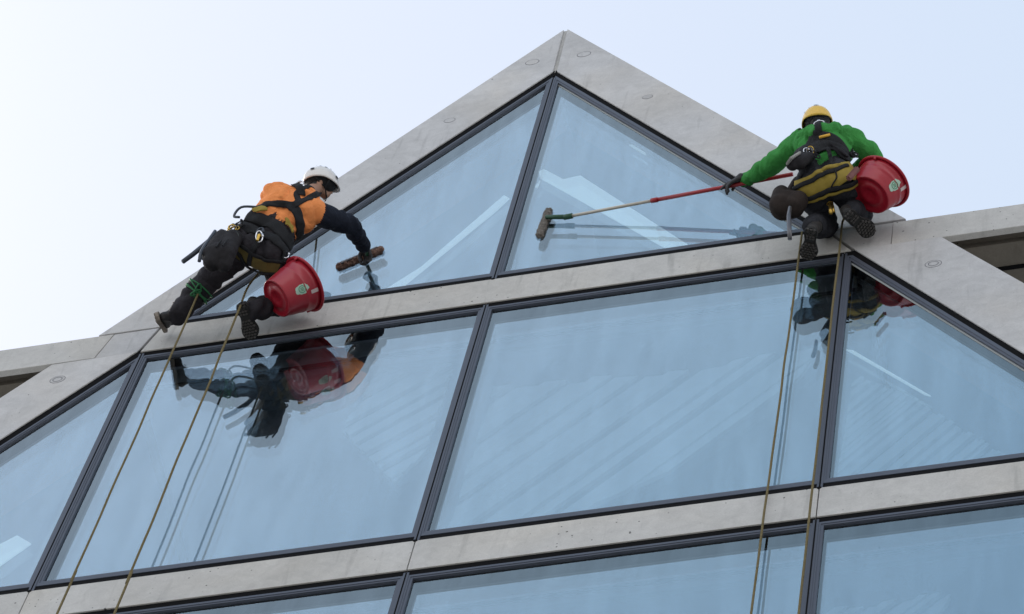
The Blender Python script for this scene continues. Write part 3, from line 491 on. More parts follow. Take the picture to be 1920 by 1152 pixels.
# ------------------------------------------------------------ people
def onbody(bvh, p):
    loc, nor, i, d = bvh.find_nearest(V(p)); return loc, nor
def strap(name, pts, width, m, bvh, parent, off=.006, th=.006, n=6, wscale=None, proj=True):
    """webbing or pad that follows the clothing surface"""
    sp = spline(pts, n); S = [onbody(bvh, p) for p in sp]
    if not proj: S = [(V(p), s[1]) for p, s in zip(sp, S)]
    L = [s[0] for s in S]
    for _ in range(3): L = [L[0]] + [(L[i - 1] + L[i] * 2 + L[i + 1]) / 4 for i in range(1, len(L) - 1)] + [L[-1]]
    NN = [s[1] for s in S]
    for _ in range(3): NN = [NN[0]] + [(NN[i - 1] + NN[i] * 2 + NN[i + 1]).normalized() for i in range(1, len(NN) - 1)] + [NN[-1]]
    bm = bmesh.new(); rings = []; cols = 5; N_ = len(L)
    for i in range(N_):
        t = (L[min(i + 1, N_ - 1)] - L[max(i - 1, 0)]).normalized(); nn = (NN[i] - t * NN[i].dot(t)).normalized(); s = t.cross(nn)
        w = width * (wscale(i / (N_ - 1)) if wscale else 1); top, botm = [], []
        for k in range(cols):
            u = (k / (cols - 1) - .5)
            c = L[i] + s * u * w
            if proj:
                q, qn = onbody(bvh, c + nn * .01)
                d = (q - L[i]).dot(nn); d = max(min(d, .03), -.04); c = c + nn * d
            c = c + nn * off
            top.append(bm.verts.new(c + nn * th * (1 - .5 * abs(2 * u) ** 4))); botm.append(bm.verts.new(c - nn * .004))
        rings.append(top + botm[::-1])
    m_ = len(rings[0])
    for a, b in zip(rings[:-1], rings[1:]):
        for k in range(m_): bm.faces.new((a[k], a[(k + 1) % m_], b[(k + 1) % m_], b[k]))
    bm.faces.new(rings[0]); bm.faces.new(rings[-1][::-1])
    o = bm_obj(name, bm, m, smooth=True)
    if parent is not None: o.parent = parent; o.matrix_parent_inverse = wm(parent).inverted()
    return o
def wm(o):
    m = Matrix.Translation(o.location)
    if o.parent: m = wm(o.parent) @ o.matrix_parent_inverse @ m
    return m
def hang(o, par): o.parent = par; o.matrix_parent_inverse = wm(par).inverted(); return o
def torus_pts(c, nx, ny, a, b, n=20): return [V(c) + V(nx) * a * math.cos(t * 2 * math.pi / n) + V(ny) * b * math.sin(t * 2 * math.pi / n) for t in range(n + 1)]
def loop(bm, c, nx, ny, a, b, r, n=20, seg=6): tube(bm, torus_pts(c, nx, ny, a, b, n), r, seg)

def closest(caps, p):
    best = None
    for a, ra, b, rb, t in caps:
        ab = b - a; h = max(0, min(1, (p - a).dot(ab) / ab.length_squared)); d = (p - a - ab * h).length - (ra * (1 - h) + rb * h)
        if best is None or d < best[0]: best = (d, a, b, h, t)
    return best
def person_body(D, mats, extra_head, sleeve_alt=None, key_back=False):
    caps = [(V(a), ra, V(b), rb, t) for a, ra, b, rb, t in D['caps']]
    bm = bmesh.new()
    for a, ra, b, rb, t in caps: roundcone(bm, a, ra, b, rb)
    extra_head(bm)
    me = remesh(bm, .011, 6)
    order = ['trouser', 'shirt', 'sleeve', 'skin', 'hair']
    for k in order: me.materials.append(mats[k])
    hd = V(D['J']['head']); sR = V(D['J']['shR'])
    # cloth folds: broad folds across each limb plus fine crumple
    nv = len(me.vertices); disp = [0] * nv; cls = [None] * nv
    for i, v in enumerate(me.vertices):
        p = v.co; d, a, b, h, t = closest(caps, p)
        dh = (p - hd).length
        if dh < .135 and t == 'skin' or dh < .125:
            t = 'skin'; q_ = p - hd
            if q_.dot(V(D['hf'])) < (.03 if key_back else -.03) : t = 'hair'
        if key_back and (t == 'skin' or dh < .135): t = 'hair'
        cls[i] = t
        if t in ('skin', 'hair'): continue
        ax = (b - a).normalized(); s = (p - a).dot(ax)
        w = noise.noise(p * 5.5) * 2.2
        r1 = math.sin(s * 44 + w * 3.1 + noise.noise(p * 9 + V((5, 0, 0))) * 2.5)
        r2 = noise.noise(p * 14 + V((0, 7, 0))); r3 = noise.noise(p * 30)
        fold = .5 + .5 * r1
        amp = {'trouser': .017, 'shirt': .015, 'sleeve': .0125}[t]
        disp[i] = amp * (fold - .25) + .008 * r2 + .0015 * r3
    nrm = [v.normal.copy() for v in me.vertices]
    for i, v in enumerate(me.vertices):
        if disp[i]: v.co = v.co + nrm[i] * disp[i]
    for p in me.polygons:
        t = cls[p.vertices[0]]
        if sleeve_alt and t in ('sleeve', 'shirt'): t = sleeve_alt(me.vertices[p.vertices[0]].co, t)
        p.material_index = order.index(t)
    me.update(); return me, caps
def bvh_of(me): return BVHTree.FromPolygons([v.co[:] for v in me.vertices], [p.vertices[:] for p in me.polygons])

def head_shape(c, up, fwd, ears=True):
    x, f, u = basis(fwd, up)
    def fn(bm):
        c_ = V(c)
        P = lambda a, b, d: c_ + x * a + f * b + u * d
        roundcone(bm, P(0, -.025, .03), .082, P(0, .03, .03), .078)
        roundcone(bm, P(0, .0, -.02), .062, P(0, .055, -.065), .036)
        roundcone(bm, P(0, .085, -.005), .016, P(0, .103, -.03), .013)     # nose
        roundcone(bm, P(-.018, .085, -.058), .012, P(.018, .085, -.058), .012)  # lips
        for s in (-1, 1) if ears else ():
            roundcone(bm, P(s * .078, -.005, .0), .014, P(s * .082, -.010, -.03), .011)
            roundcone(bm, P(s * .03, .078, .018), .012, P(s * .035, .076, .018), .012)
    return fn
def helmet(c, up, fwd, m, parent, vents, lift=.035):
    x, f, u = basis(fwd, up); c = V(c) + u * lift
    bm = bmesh.new(); nu, nv_ = 36, 12; rings = []
    A, B, H = .112, .138, .118
    for j in range(nv_ + 1):
        ring = []
        for i in range(nu):
            a = i * 2 * math.pi / nu
            # rim drops at the temples and nape, rises over the ears, short peak in front
            low = -.030 - .022 * math.cos(2 * a + math.pi) * 0 - .016 * max(0, -math.sin(a)) + .020 * math.cos(a) ** 2 * (1 if True else 0)
            phi0 = math.asin(max(-1, min(1, low / H)))
            ph = phi0 + (math.pi / 2 - phi0) * j / nv_
            fl = 1.0 + (.05 * max(0, 1 - j / 2.0))
            pk = .022 * max(0, math.sin(a)) ** 3 * max(0, 1 - j / 2.0)
            rr = math.cos(ph) * fl
            ring.append(c + x * A * rr * math.cos(a) + f * (B * rr * math.sin(a) + pk) + u * H * math.sin(ph) * (1 + .02 * math.cos(3 * a)))
        rings.append(ring)
    vs = [[bm.verts.new(p) for p in r] for r in rings[:-1]]; top = bm.verts.new(c + u * H)
    for j in range(nv_ - 1):
        for i in range(nu): bm.faces.new((vs[j][i], vs[j][(i + 1) % nu], vs[j + 1][(i + 1) % nu], vs[j + 1][i]))
    for i in range(nu): bm.faces.new((vs[-1][i], vs[-1][(i + 1) % nu], top))
    # thickness
    bmesh.ops.recalc_face_normals(bm, faces=bm.faces)
    inn = [[bm.verts.new(c + (p.co - c) * .93) for p in r] for r in vs]; tin = bm.verts.new(c + u * H * .93)
    for j in range(nv_ - 1):
        for i in range(nu): bm.faces.new((inn[j][i], inn[j + 1][i], inn[j + 1][(i + 1) % nu], inn[j][(i + 1) % nu]))
    for i in range(nu):
        bm.faces.new((inn[-1][i], tin, inn[-1][(i + 1) % nu])); bm.faces.new((vs[0][i], inn[0][i], inn[0][(i + 1) % nu], vs[0][(i + 1) % nu]))
    o = hang(bm_obj('helmet', bm, m, smooth=True), parent)
    # liner pad
    bm = bmesh.new(); roundcone(bm, c + f * -.03 + u * .0, .094, c + f * .03, .094); lp = hang(bm_obj('liner', bm, M_BLACK, smooth=True), o)
    for az, el, w, h in vents:
        a = math.radians(az); e_ = math.radians(el)
        pos = c + x * A * math.cos(e_) * math.cos(a) + f * B * math.cos(e_) * math.sin(a) + u * H * math.sin(e_)
        nn = (x * math.cos(e_) * math.cos(a) / A + f * math.cos(e_) * math.sin(a) / B + u * math.sin(e_) / H).normalized()
        tx = nn.cross(u).normalized(); ty = tx.cross(nn) * -1
        bm = bmesh.new(); n = 12
        fc = [bm.verts.new(pos + nn * .0055 - nn * ((w * math.cos(t * 2 * math.pi / n)) ** 2 + (h * math.sin(t * 2 * math.pi / n)) ** 2) * 4.4 + tx * w * math.cos(t * 2 * math.pi / n) + ty * h * math.sin(t * 2 * math.pi / n) * (1 if math.sin(t * 2 * math.pi / n) > 0 else .7)) for t in range(n)]
        ct = bm.verts.new(pos + nn * .0065)
        for t in range(n): bm.faces.new((fc[t], fc[(t + 1) % n], ct))
        hang(bm_obj('vent', bm, M_VENT), o)
    return o, (c, x, f, u)
def sole_outline(L=.30, n=40):
    """half widths along the foot, heel at y=0"""
    ys = [0, .012, .04, .08, .12, .16, .20, .235, .265, .288, .30]
    l = [0, .024, .036, .036, .030, .036, .046, .050, .043, .026, 0]; r = [0, .024, .036, .035, .031, .038, .049, .049, .036, .018, 0]
    return ys, l, r
def boot(heel, toe, nrm, ankle, shaft_dir, sole_m, parent, lug=True, scale=1.0):
    """nrm points out of the sole"""
    x, y, z = basis(V(toe) - V(heel), -V(nrm)); L = (V(toe) - V(heel)).length; k = L / .30
    M_ = frame(V(heel), x, y, z) @ Matrix.Diagonal((1.32, k, 1.1, 1))
    ys, l, r = sole_outline()
    bm = bmesh.new(); T = lambda a, b, c: M_ @ V((a, b, c))
    roundcone(bm, T(0, .045, .045), .036, T(0, .12, .045), .034); roundcone(bm, T(0, .12, .045), .034, T(0, .22, .030), .038); roundcone(bm, T(0, .22, .032), .036, T(0, .255, .026), .028)
    roundcone(bm, T(0, .055, .05), .038, T(0, .075, .09), .044)
    roundcone(bm, T(0, .15, .05), .034, T(0, .075, .10), .044)
    a = T(0, .075, .09); roundcone(bm, a, .045, a + (V(shaft_dir).normalized()) * .09, .052)
    me = remesh(bm, .008, 4)
    for v in me.vertices: v.co += v.normal * (noise.noise(v.co * 25) * .003)
    me.materials.append(M_BOOT); bo = hang(link(bpy.data.objects.new('boot', me)), parent)
    # welt + sole
    pts = [(-a_, y_) for a_, y_ in zip(l, ys)] + [(b_, y_) for b_, y_ in list(zip(r, ys))[-2:0:-1]]
    pts = [(p[0] * 1.0, p[1]) for p in pts]
    sp = [V((p.x, p.y, 0)) for p in spline([V((*p, 0)) for p in pts + [pts[0]]], 3)][:-1]
    bm = bmesh.new(); lo = [bm.verts.new(M_ @ V((p.x, p.y, -.006))) for p in sp]; hi = [bm.verts.new(M_ @ V((p.x * 1.02, p.y, .018))) for p in sp]; n = len(sp)
    bm.faces.new(lo); bm.faces.new(hi[::-1])
    for i in range(n): bm.faces.new((lo[i], hi[i], hi[(i + 1) % n], lo[(i + 1) % n]))
    so_ = hang(bm_obj('sole', bm, M_GROOVE if lug else sole_m), bo)
    # tread lugs
    def wid(yy, tab):
        for i in range(len(ys) - 1):
            if ys[i] <= yy <= ys[i + 1]: return tab[i] + (tab[i + 1] - tab[i]) * (yy - ys[i]) / (ys[i + 1] - ys[i])
        return 0
    bm = bmesh.new()
    if lug:
        for i in range(7):
            yy = .148 + i * .0215
            for jx in range(-3, 4):
                xx = jx * .0185 + (.009 if i % 2 else 0)
                if -wid(yy, l) + .004 < xx < wid(yy, r) - .004:
                    rot = Matrix.Rotation(.6 * (1 if xx > 0 else -1), 4, 'Z')
                    box(bm, M_ @ Matrix.Translation((xx, yy, -.011)) @ rot, .0150, .0125, .012, bev=.0015)
        for i in range(5):
            yy = .014 + i * .020
            for jx in range(-2, 3):
                xx = jx * .017
                rr = math.hypot(xx, yy - .05)
                if -wid(yy, l) + .004 < xx < wid(yy, r) - .004 and rr > .02:
                    box(bm, M_ @ Matrix.Translation((xx, yy, -.011)), .0135, .0125, .012, bev=.001)
        for rr in (.008, .015): tube(bm, [M_ @ V((rr * math.cos(t * math.pi / 8), .05 + rr * 1.3 * math.sin(t * math.pi / 8), -.0075)) for t in range(17)], .0022, 5)
    else:
        for i in range(13):
            for jx in (-1.6, 0, 1.6):
                yy = .02 + i * .0205
                xx = jx * .012
                if -wid(yy, l) + .004 < xx < wid(yy, r) - .004: box(bm, M_ @ Matrix.Translation((xx, yy, -.010)), .015, .012, .009, bev=.001)
    hang(bm_obj('tread', bm, sole_m), bo)['kind'] = 'stuff'
    # cuff of the boot
    b = a + V(shaft_dir).normalized() * .085
    bm = bmesh.new(); xx, yy_, zz = basis(V(shaft_dir), (0, .3, 1)); loop(bm, b, xx, zz, .050, .050, .008, 20, 8); hang(bm_obj('cuff', bm, M_BLACK, smooth=True), bo)
    # laces
    bm = bmesh.new()
    for i in range(4):
        q = T(0, .165 - i * .022, .082 + i * .012); tube(bm, [q - x * .022, q + z * .006, q + x * .022], .0025, 5)
    hang(bm_obj('laces', bm, M_STEEL), bo)
    return bo
def glove(wrist, palm_c, fingers_dir, back, parent, curl, rad=None, grip=None, point=False, left=False):
    """palm with four bent fingers and a thumb; grip = (point on bar, bar direction, radius)"""
    x, f, b = basis(fingers_dir, back); pc = V(palm_c)
    if left: x = -x
    bm = bmesh.new(); P = lambda a, c, d: pc + x * a + f * c + b * d
    roundcone(bm, V(wrist), .036, P(0, -.05, 0), .034); roundcone(bm, P(0, -.05, 0), .032, P(0, -.02, 0), .028)
    for i, s in enumerate((-1.5, -.5, .5, 1.5)): roundcone(bm, P(s * .012, -.04, 0), .020, P(s * .021, .035, .002), .0145)
    Ls = (.034, .041, .044, .038)
    for i, s in enumerate((-1.5, -.5, .5, 1.5)):
        k = P(s * .021, .036, .004); q = k; ang = curl * .35; r = .0132 if i else .0115
        cc = curl
        if point and i == 3: cc = .12; ang = .05
        for seg in range(3):
            ang += cc * (.9 if seg else .4)
            d = f * math.cos(ang) - b * math.sin(ang); ln_ = Ls[i] * (1, .72, .55)[seg]
            roundcone(bm, q, r, q + d * ln_, r * .92, 10); q = q + d * ln_; r *= .93
    t0 = P(.034, -.03, -.008); t1 = P(.056, .004, -.026); t2 = P(.045, .034, -.046); t3 = P(.028, .048, -.056)
    roundcone(bm, t0, .021, t1, .0165, 12); roundcone(bm, t1, .0165, t2, .0145, 12); roundcone(bm, t2, .0145, t3, .0125, 12)
    me = remesh(bm, .0042, 2)
    for v in me.vertices: v.co += v.normal * noise.noise(v.co * 45) * .002
    me.materials.append(M_GLOVE); g_ = hang(link(bpy.data.objects.new('glove', me)), parent)
    bm = bmesh.new(); w = V(wrist); d = (pc - w).normalized(); xx, yy, zz = basis(d, back); loop(bm, w + d * .01, xx, zz, .040, .038, .006, 18, 6)
    hang(bm_obj('cuff', bm, M_BLACK, smooth=True), g_)
    return g_
def carabiner(c, axis, side, ln_, wd, m, parent, name='carabiner', r=.0045):
    bm = bmesh.new(); a = V(axis).normalized(); s = V(side); s = (s - a * s.dot(a)).normalized()
    loop(bm, c, a, s, ln_, wd, r, 22, 6)
    tube(bm, [V(c) + a * ln_ * .3 + s * wd, V(c) - a * ln_ * .3 + s * wd], r * 1.7, 8)
    return hang(bm_obj(name, bm, m, smooth=True), parent)
VIEW = V((.19, -.39, -.90))      # outward and down: the side of the gear that hangs away from the body

def worker(key, root_name, label, mats, head_c, hup, hfwd, shell, vents, vest):
    D = DATA[key]; Jn = {k: V(v) for k, v in D['J'].items()}
    root = tag(empty(root_name, (Jn['toeR'] + Jn['toeL']) / 2), label, 'person')
    fn = head_shape(head_c, hup, hfwd, key == 'W1')
    D['hf'] = hfwd; me, caps = person_body(D, mats, fn, vest, key == 'W2')
    bo = hang(link(bpy.data.objects.new('body', me)), root)
    hel, hf = helmet(head_c, hup, hfwd, shell, root, vents)
    return root, Jn, me, bvh_of(me), hel, hf, caps

# ---- worker in orange
D1 = DATA['W1']; J1 = {k: V(v) for k, v in D1['J'].items()}; S1 = D1['S']
sR = J1['shR']; eR = J1['elbR']
def vest1(p, t):
    if t == 'sleeve':
        dR = (p - J1['shR']).length; dL = (p - J1['shL']).length
        if dL < dR: return 'shirt' if dL < .17 else 'sleeve'
        return 'shirt' if (p - J1['shR']).dot((eR - sR).normalized()) < .025 else 'sleeve'
    if t == 'shirt' and (p - J1['shR']).dot((eR - sR).normalized()) > .03: return 'sleeve'
    return t
root1, _, me1, bv1, hel1, hf1, caps1 = worker('W1', 'person', 'person in orange vest and white helmet reaching a fleece to the glass from ropes',
    dict(trouser=M_TROUS, shirt=M_ORANGE, sleeve=M_NAVY, skin=M_SKIN, hair=M_HAIR), J1['head'], (-.15, -.72, .68), (.84, .50, .1), M_HWHITE,
    [(-48, 24, .019, .016), (52, 20, .018, .016), (-52, 52, .007, .006), (-26, 50, .010, .008), (2, 50, .012, .009), (28, 50, .010, .008), (50, 50, .007, .006), (-120, 40, .012, .01)], vest1)
def chin_strap(hf, root, bvh):
    c, x, f, u = hf
    bm = bmesh.new()
    for s in (-1, 1):
        tube(bm, [c + x * s * .100 + f * .05 - u * .02, c + x * s * .078 + f * .035 - u * .075, c + x * s * .03 + f * .07 - u * .135, c + f * .07 - u * .143], .006, 6)
        tube(bm, [c + x * s * .095 - f * .06 - u * .02, c + x * s * .082 - f * .01 - u * .06, c + x * s * .078 + f * .035 - u * .075], .006, 6)
    hang(bm_obj('chin_strap', bm, M_BLACK, smooth=True), root)
chin_strap(hf1, hel1, bv1)
def hair(hf, root, k=1.0):
    c, x, f, u = hf
    bm = bmesh.new(); roundcone(bm, c - f * .035 - u * .035, .080 * k, c - f * .055 - u * (.065 + .04 * (k - 1)), .055 * k); me = remesh(bm, .009, 2)
    for v in me.vertices: v.co += v.normal * noise.noise(v.co * 60) * .006
    me.materials.append(M_HAIR); hang(link(bpy.data.objects.new('hair', me)), root)
hair(hf1, root1)
# collar
har1 = strap('harness', S1['beltlow'], .085, M_BLACK, bv1, root1, off=.006, th=.006)
def st1(k, w, m=M_BLACK, nm='webbing', **kw): return strap(nm, S1[k], w, m, bv1, har1, **kw)
st1('belt', .100, off=.009, th=.007)
st1('yokeL', .048, off=.004, th=.004); st1('yokeR', .048, off=.006, th=.004); st1('yokeT', .06, off=.008, th=.004)
st1('backL', .055, off=.006, th=.004); st1('backR', .075, off=.006, th=.004)
st1('padL', .055, M_YEL, 'pad', off=.030, th=.006, wscale=lambda t: .3 + .7 * math.sin(math.pi * min(1, max(0, t))))
st1('padR', .050, M_YEL, 'pad', off=.026, th=.006, wscale=lambda t: .3 + .7 * math.sin(math.pi * t))
st1('seat', .105, M_KHAKI, 'seat_pad', off=.010, th=.012)
st1('seatU', .026, M_BLACK, off=.026, th=.006); st1('seatD', .028, M_BLACK, off=.026, th=.006)
st1('riser', .04, off=.024); st1('riser2', .035, off=.02)
Q = V(S1['ring'][0]); carabiner(Q + VIEW * .02, (1, -.1, .0), (0, -.5, .8), .032, .020, M_METAL, har1, 'metal_ring', .006)
nrm1 = V((-.1, -.75, -.65)).normalized()
c0 = V(S1['disc'][0]) + VIEW * .12; x_, y_, z_ = basis((0, .6, -.8), nrm1)
bm = bmesh.new(); tube(bm, [c0 - z_ * .008, c0 - z_ * .006, c0 + z_ * .012, c0 + z_ * .016, c0 + z_ * .014, c0 + z_ * .014], [.060, .064, .064, .056, .050, .002], 28); hang(bm_obj('descender_plate', bm, M_DISC, smooth=False), har1)
bm = bmesh.new()
for t in range(3): loop(bm, c0 + z_ * .0155, x_, y_, .045 - t * .013, .045 - t * .013, .0016, 24, 5)
hang(bm_obj('plate_ridge', bm, M_STEEL), har1)
q = V(S1['crab1'][0]) + VIEW * .12
carabiner(q, (1, 0, .2), (0, -.3, 1), .045, .024, M_BRASS, har1); carabiner(q + V((.03, -.02, .03)), (.3, 0, 1), (1, 0, 0), .04, .022, M_STEEL, har1)
carabiner(q + V((-.10, 0, .0)), (.3, .3, 1), (1, 0, 0), .035, .02, M_STEEL, har1)
carabiner(q + V((.0, -.02, -.02)), (1, .3, .2), (0, -.3, 1), .03, .03, M_BRASS, har1)
q = V(S1['crab2'][0]) + VIEW * .05
carabiner(q, (.15, .5, -1), (1, 0, 0), .055, .026, M_METAL, har1, r=.006); carabiner(q + V((.0, -.02, .055)), (.3, -.3, .9), (1, 0, 0), .035, .024, M_SLATE, har1, r=.007)
bm = bmesh.new(); tube(bm, [q + V((0, 0, .05)), q + V((0, -.01, 0)), q + V((-.01, .01, -.05))], [.009, .013, .010], 8); hang(bm_obj('swivel', bm, M_BRASS), har1)
q = V(S1['crab3'][0]) + VIEW * .03; carabiner(q, (.3, .2, -1), (1, 0, 0), .045, .024, M_METAL, har1, r=.006)
q = V(S1['crab4'][0]) + V((-.03, -.02, 0)); bm = bmesh.new()
tube(bm, spline([q + V((.12, 0, .06)), q + V((.0, -.03, .03)), q + V((-.05, 0, -.05)), q + V((.0, .0, -.09))], 5), .010, 8); hang(bm_obj('side_loop', bm, M_SLATE, smooth=True), har1)
bm = bmesh.new()
for k in range(5):
    b_ = V(S1['disc'][0]) + V((random.uniform(-.02, .12), -.06, random.uniform(.06, .14)))
    loop(bm, b_, V((random.uniform(-1, 1), .2, random.uniform(-1, 1))).normalized(), V((0, -.4, .9)), .03, .02, .006, 12, 5)
hang(bm_obj('gear_loop', bm, M_BLACK), har1)
# boots and gloves
boot(J1['heelL'], J1['toeL'], (-.92, -.1, -.38), J1['ankL'], J1['kneeL'] - J1['ankL'], M_SOLEP, root1, lug=False)
boot(J1['heelR'], J1['toeR'], (-.15, -.35, -.93), J1['ankR'], (.35, .1, .95), M_SOLE, root1)
mop = [V(p) for p in DATA['mop1']]
bar = (mop[1] - mop[0]).normalized()
glove(J1['wrR'], mop[2] + V((-.01, -.02, .03)), (.15, .85, -.45), (.1, -.6, .75), root1, .75, left=True)
glove(J1['wrL'], J1['wrL'] + V((.03, .07, .02)), (.3, .9, .2), (0, -.3, 1), root1, .8)
# green cord wound round the knee
kn = J1['kneeL'].lerp(J1['ankL'], .28); ax = (J1['ankL'] - J1['kneeL']).normalized(); x_, y_, z_ = basis(ax, (0, -.5, 1))
bm = bmesh.new(); pts = []
for t in range(90):
    a = t * .28; rr = .104 + .004 * math.sin(t * .5); pts.append(kn + ax * (.035 * math.sin(t * .11) + .012 * math.sin(a * 1.13)) + x_ * rr * math.cos(a) + z_ * rr * math.sin(a))
tube(bm, pts, .0062, 6)
loop(bm, kn + VIEW * .106, (ax + x_ * .4).normalized(), x_, .055, .026, .006, 20, 6); loop(bm, kn + VIEW * .112 + ax * .02, (ax - x_ * .5).normalized(), x_, .045, .018, .006, 20, 6)
hang(bm_obj('knee_cord', bm, M_GCORD, smooth=True), root1)

# ---- tool bag with two squeegees behind the orange worker
tb = DATA['bag1']['p']; T = [V(p) for p in DATA['tubes1']]
def blob(name, caps_, m, root, vox=.01, amp=.008, fq=9, sm=3):
    bm = bmesh.new()
    for a, ra, b, rb in caps_: roundcone(bm, V(a), ra, V(b), rb)
    me = remesh(bm, vox, sm)
    for v in me.vertices: v.co += v.normal * (noise.noise(v.co * fq) * amp + noise.noise(v.co * fq * 3) * amp * .4)
    me.materials.append(m); return hang(link(bpy.data.objects.new(name, me)), root)
b0, b1, b2 = [V(p) for p in tb]
bag1 = tag(empty('tool_bag', b2), 'large black tool bag with two dark squeegee tubes on the orange worker hip', 'bag')
blob('pouch', [(b0 + V((-.03, 0, .0)), .075, b1 + V((-.03, 0, 0)), .085), (b0 + V((.05, 0, 0)), .07, b1 + V((.06, 0, -.02)), .08), (b1, .09, b2 + V((.0, 0, .0)), .07), (b1 + V((.06, 0, -.02)), .075, b2 + V((.09, .03, -.02)), .06)], M_POUCH, bag1)
bm = bmesh.new(); tube(bm, spline([b0 + V((-.09, -.05, .06)), b1 + V((-.11, -.05, .0)), b2 + V((-.09, -.03, -.02))], 5), .014, 8); hang(bm_obj('rim_binding', bm, M_SLATE, smooth=True), bag1)
bm = bmesh.new(); tube(bm, [b1 + V((.02, -.085, -.05)), b1 + V((.04, -.09, .05))], .007, 6); tube(bm, [b1 + V((.07, -.085, -.05)), b1 + V((.09, -.09, .05))], .007, 6); hang(bm_obj('bag_seam', bm, M_BLACK), bag1)
bm = bmesh.new(); tube(bm, T[:4], [.018, .0195, .0195, .017], 14)
sq = tag(bm_obj('squeegee', bm, M_SLATE, smooth=True), 'long dark squeegee tube sticking out left of the black tool bag', 'squeegee')
bm = bmesh.new(); tube(bm, T[4:7], [.026, .03, .028], 14); tube(bm, [T[4] - (T[5] - T[4]).normalized() * .004, T[4] + (T[5] - T[4]) * .05], .02, 12)
tag(bm_obj('squeegee', bm, M_SLATE, smooth=True), 'short thick slate tube lying across the top of the black tool bag', 'squeegee')

# ---- bucket
def bucket(key, label, st_ang, st2_ang):
    c = V(DATA[key]['c']); ax = V(DATA[key]['ax']).normalized(); x, y, z = basis(V((0, -1, 0)) - ax * V((0, -1, 0)).dot(ax), ax)
    root = tag(empty('bucket', c), label, 'bucket')
    r0, r1, H = DATA[key]['r0'], DATA[key]['r1'], DATA[key]['H']
    prof = [(.001, .006), (r0 * .30, .006), (r0 * .32, .003), (r0 * .60, .003), (r0 * .62, .007), (r0 * .88, .007), (r0 * .9, .0), (r0 * .985, .0), (r0, .004), (r0 + .002, .02)]
    def rad(h): return r0 + (r1 - r0) * h / H
    for h in (.25, .45): prof += [(rad(h * H), h * H)]
    for h in (.58, .82): prof += [(rad(h * H - .006), h * H - .006), (rad(h * H) + .003, h * H), (rad(h * H) + .003, h * H + .008), (rad(h * H + .012), h * H + .012)]
    prof += [(rad(H), H)]
    inner = [(rad(H) - .004, H), (r0 - .004, .010), (.001, .012)]
    def lathe(nm, pf, m, seg=56):
        bm = bmesh.new(); rs = [[bm.verts.new(c + ax * h + (x * math.cos(t * 2 * math.pi / seg) + y * math.sin(t * 2 * math.pi / seg)) * r) for t in range(seg)] for r, h in pf]
        for a, b in zip(rs[:-1], rs[1:]):
            for t in range(seg): bm.faces.new((a[t], a[(t + 1) % seg], b[(t + 1) % seg], b[t]))
        return bm_obj(nm, bm, m, smooth=True)
    bd_ = hang(lathe('pail', prof + inner, M_RED), root)
    for p in bd_.data.polygons:
        pass
    hang(lathe('rim', [(r1 - .004, H - .002), (r1 + .004, H - .012), (r1 + .020, H - .010), (r1 + .022, H), (r1 + .016, H + .007), (r1 - .004, H + .006), (r1 - .004, H - .002)], M_REDR), root)
    # round emblem sticker on the side: pale green ragged patch with green ring and three bars
    def onside(a, h, lift=.0016): return c + ax * h + (x * math.cos(a) + y * math.sin(a)) * (rad(h) + lift)
    a0 = math.radians(st_ang); h0 = .48 * H; n = 30
    bm = bmesh.new(); fc = []
    for t in range(n):
        th = t * 2 * math.pi / n; rr = (.036 + .010 * noise.noise(V((math.cos(th) * 2, math.sin(th) * 2, 3))))
        fc.append(bm.verts.new(onside(a0 + rr * 1.05 * math.cos(th) / .18, h0 + rr * 1.5 * math.sin(th))))
    ct = bm.verts.new(onside(a0, h0, .0024))
    for t in range(n): bm.faces.new((fc[t], fc[(t + 1) % n], ct))
    stk = hang(bm_obj('sticker', bm, M_STICK), root)
    bm = bmesh.new()
    tube(bm, [onside(a0 + .026 * math.cos(t * math.pi / 10) / .18, h0 + .026 * math.sin(t * math.pi / 10), .003) for t in range(21)], .0022, 5)
    for s in (-.010, 0, .010): tube(bm, [onside(a0 + s / .18, h0 - .012, .003), onside(a0 + s / .18, h0 + .012, .003)], .0022, 5)
    hang(bm_obj('print', bm, M_STICKG), stk)
    a1 = math.radians(st2_ang); bm = bmesh.new()
    q = [onside(a1 + u_ * .014 / .19, .80 * H + w_ * .028, .004) for u_, w_ in ((-1, -1), (1, -1), (1, 1), (-1, 1))]; bm.faces.new([bm.verts.new(p) for p in q])
    hang(bm_obj('label', bm, M_LAB), root)
    # handle pulled up to the harness
    bm = bmesh.new(); hp = []
    for t in range(13):
        th = math.pi * t / 12; hp.append(c + ax * (H - .01 + .07 * math.sin(th)) + y * (r1 + .02) * math.cos(th) - V((0, .0, 0)))
    tube(bm, hp, .0035, 6); hang(bm_obj('wire_handle', bm, M_STEEL, smooth=True), root)
    bm = bmesh.new()
    for s in (1, -1): q = c + ax * (H - .02) + y * s * (r1 + .012); tube(bm, [q - ax * .016, q + ax * .016], .010, 8)
    hang(bm_obj('handle_lug', bm, M_REDR), root)
    return root
bucket('B1', 'red plastic bucket hanging at the right thigh of the orange worker', 163, 178)
bucket('B2', 'red plastic bucket hanging at the right side of the green worker', 166, 185)

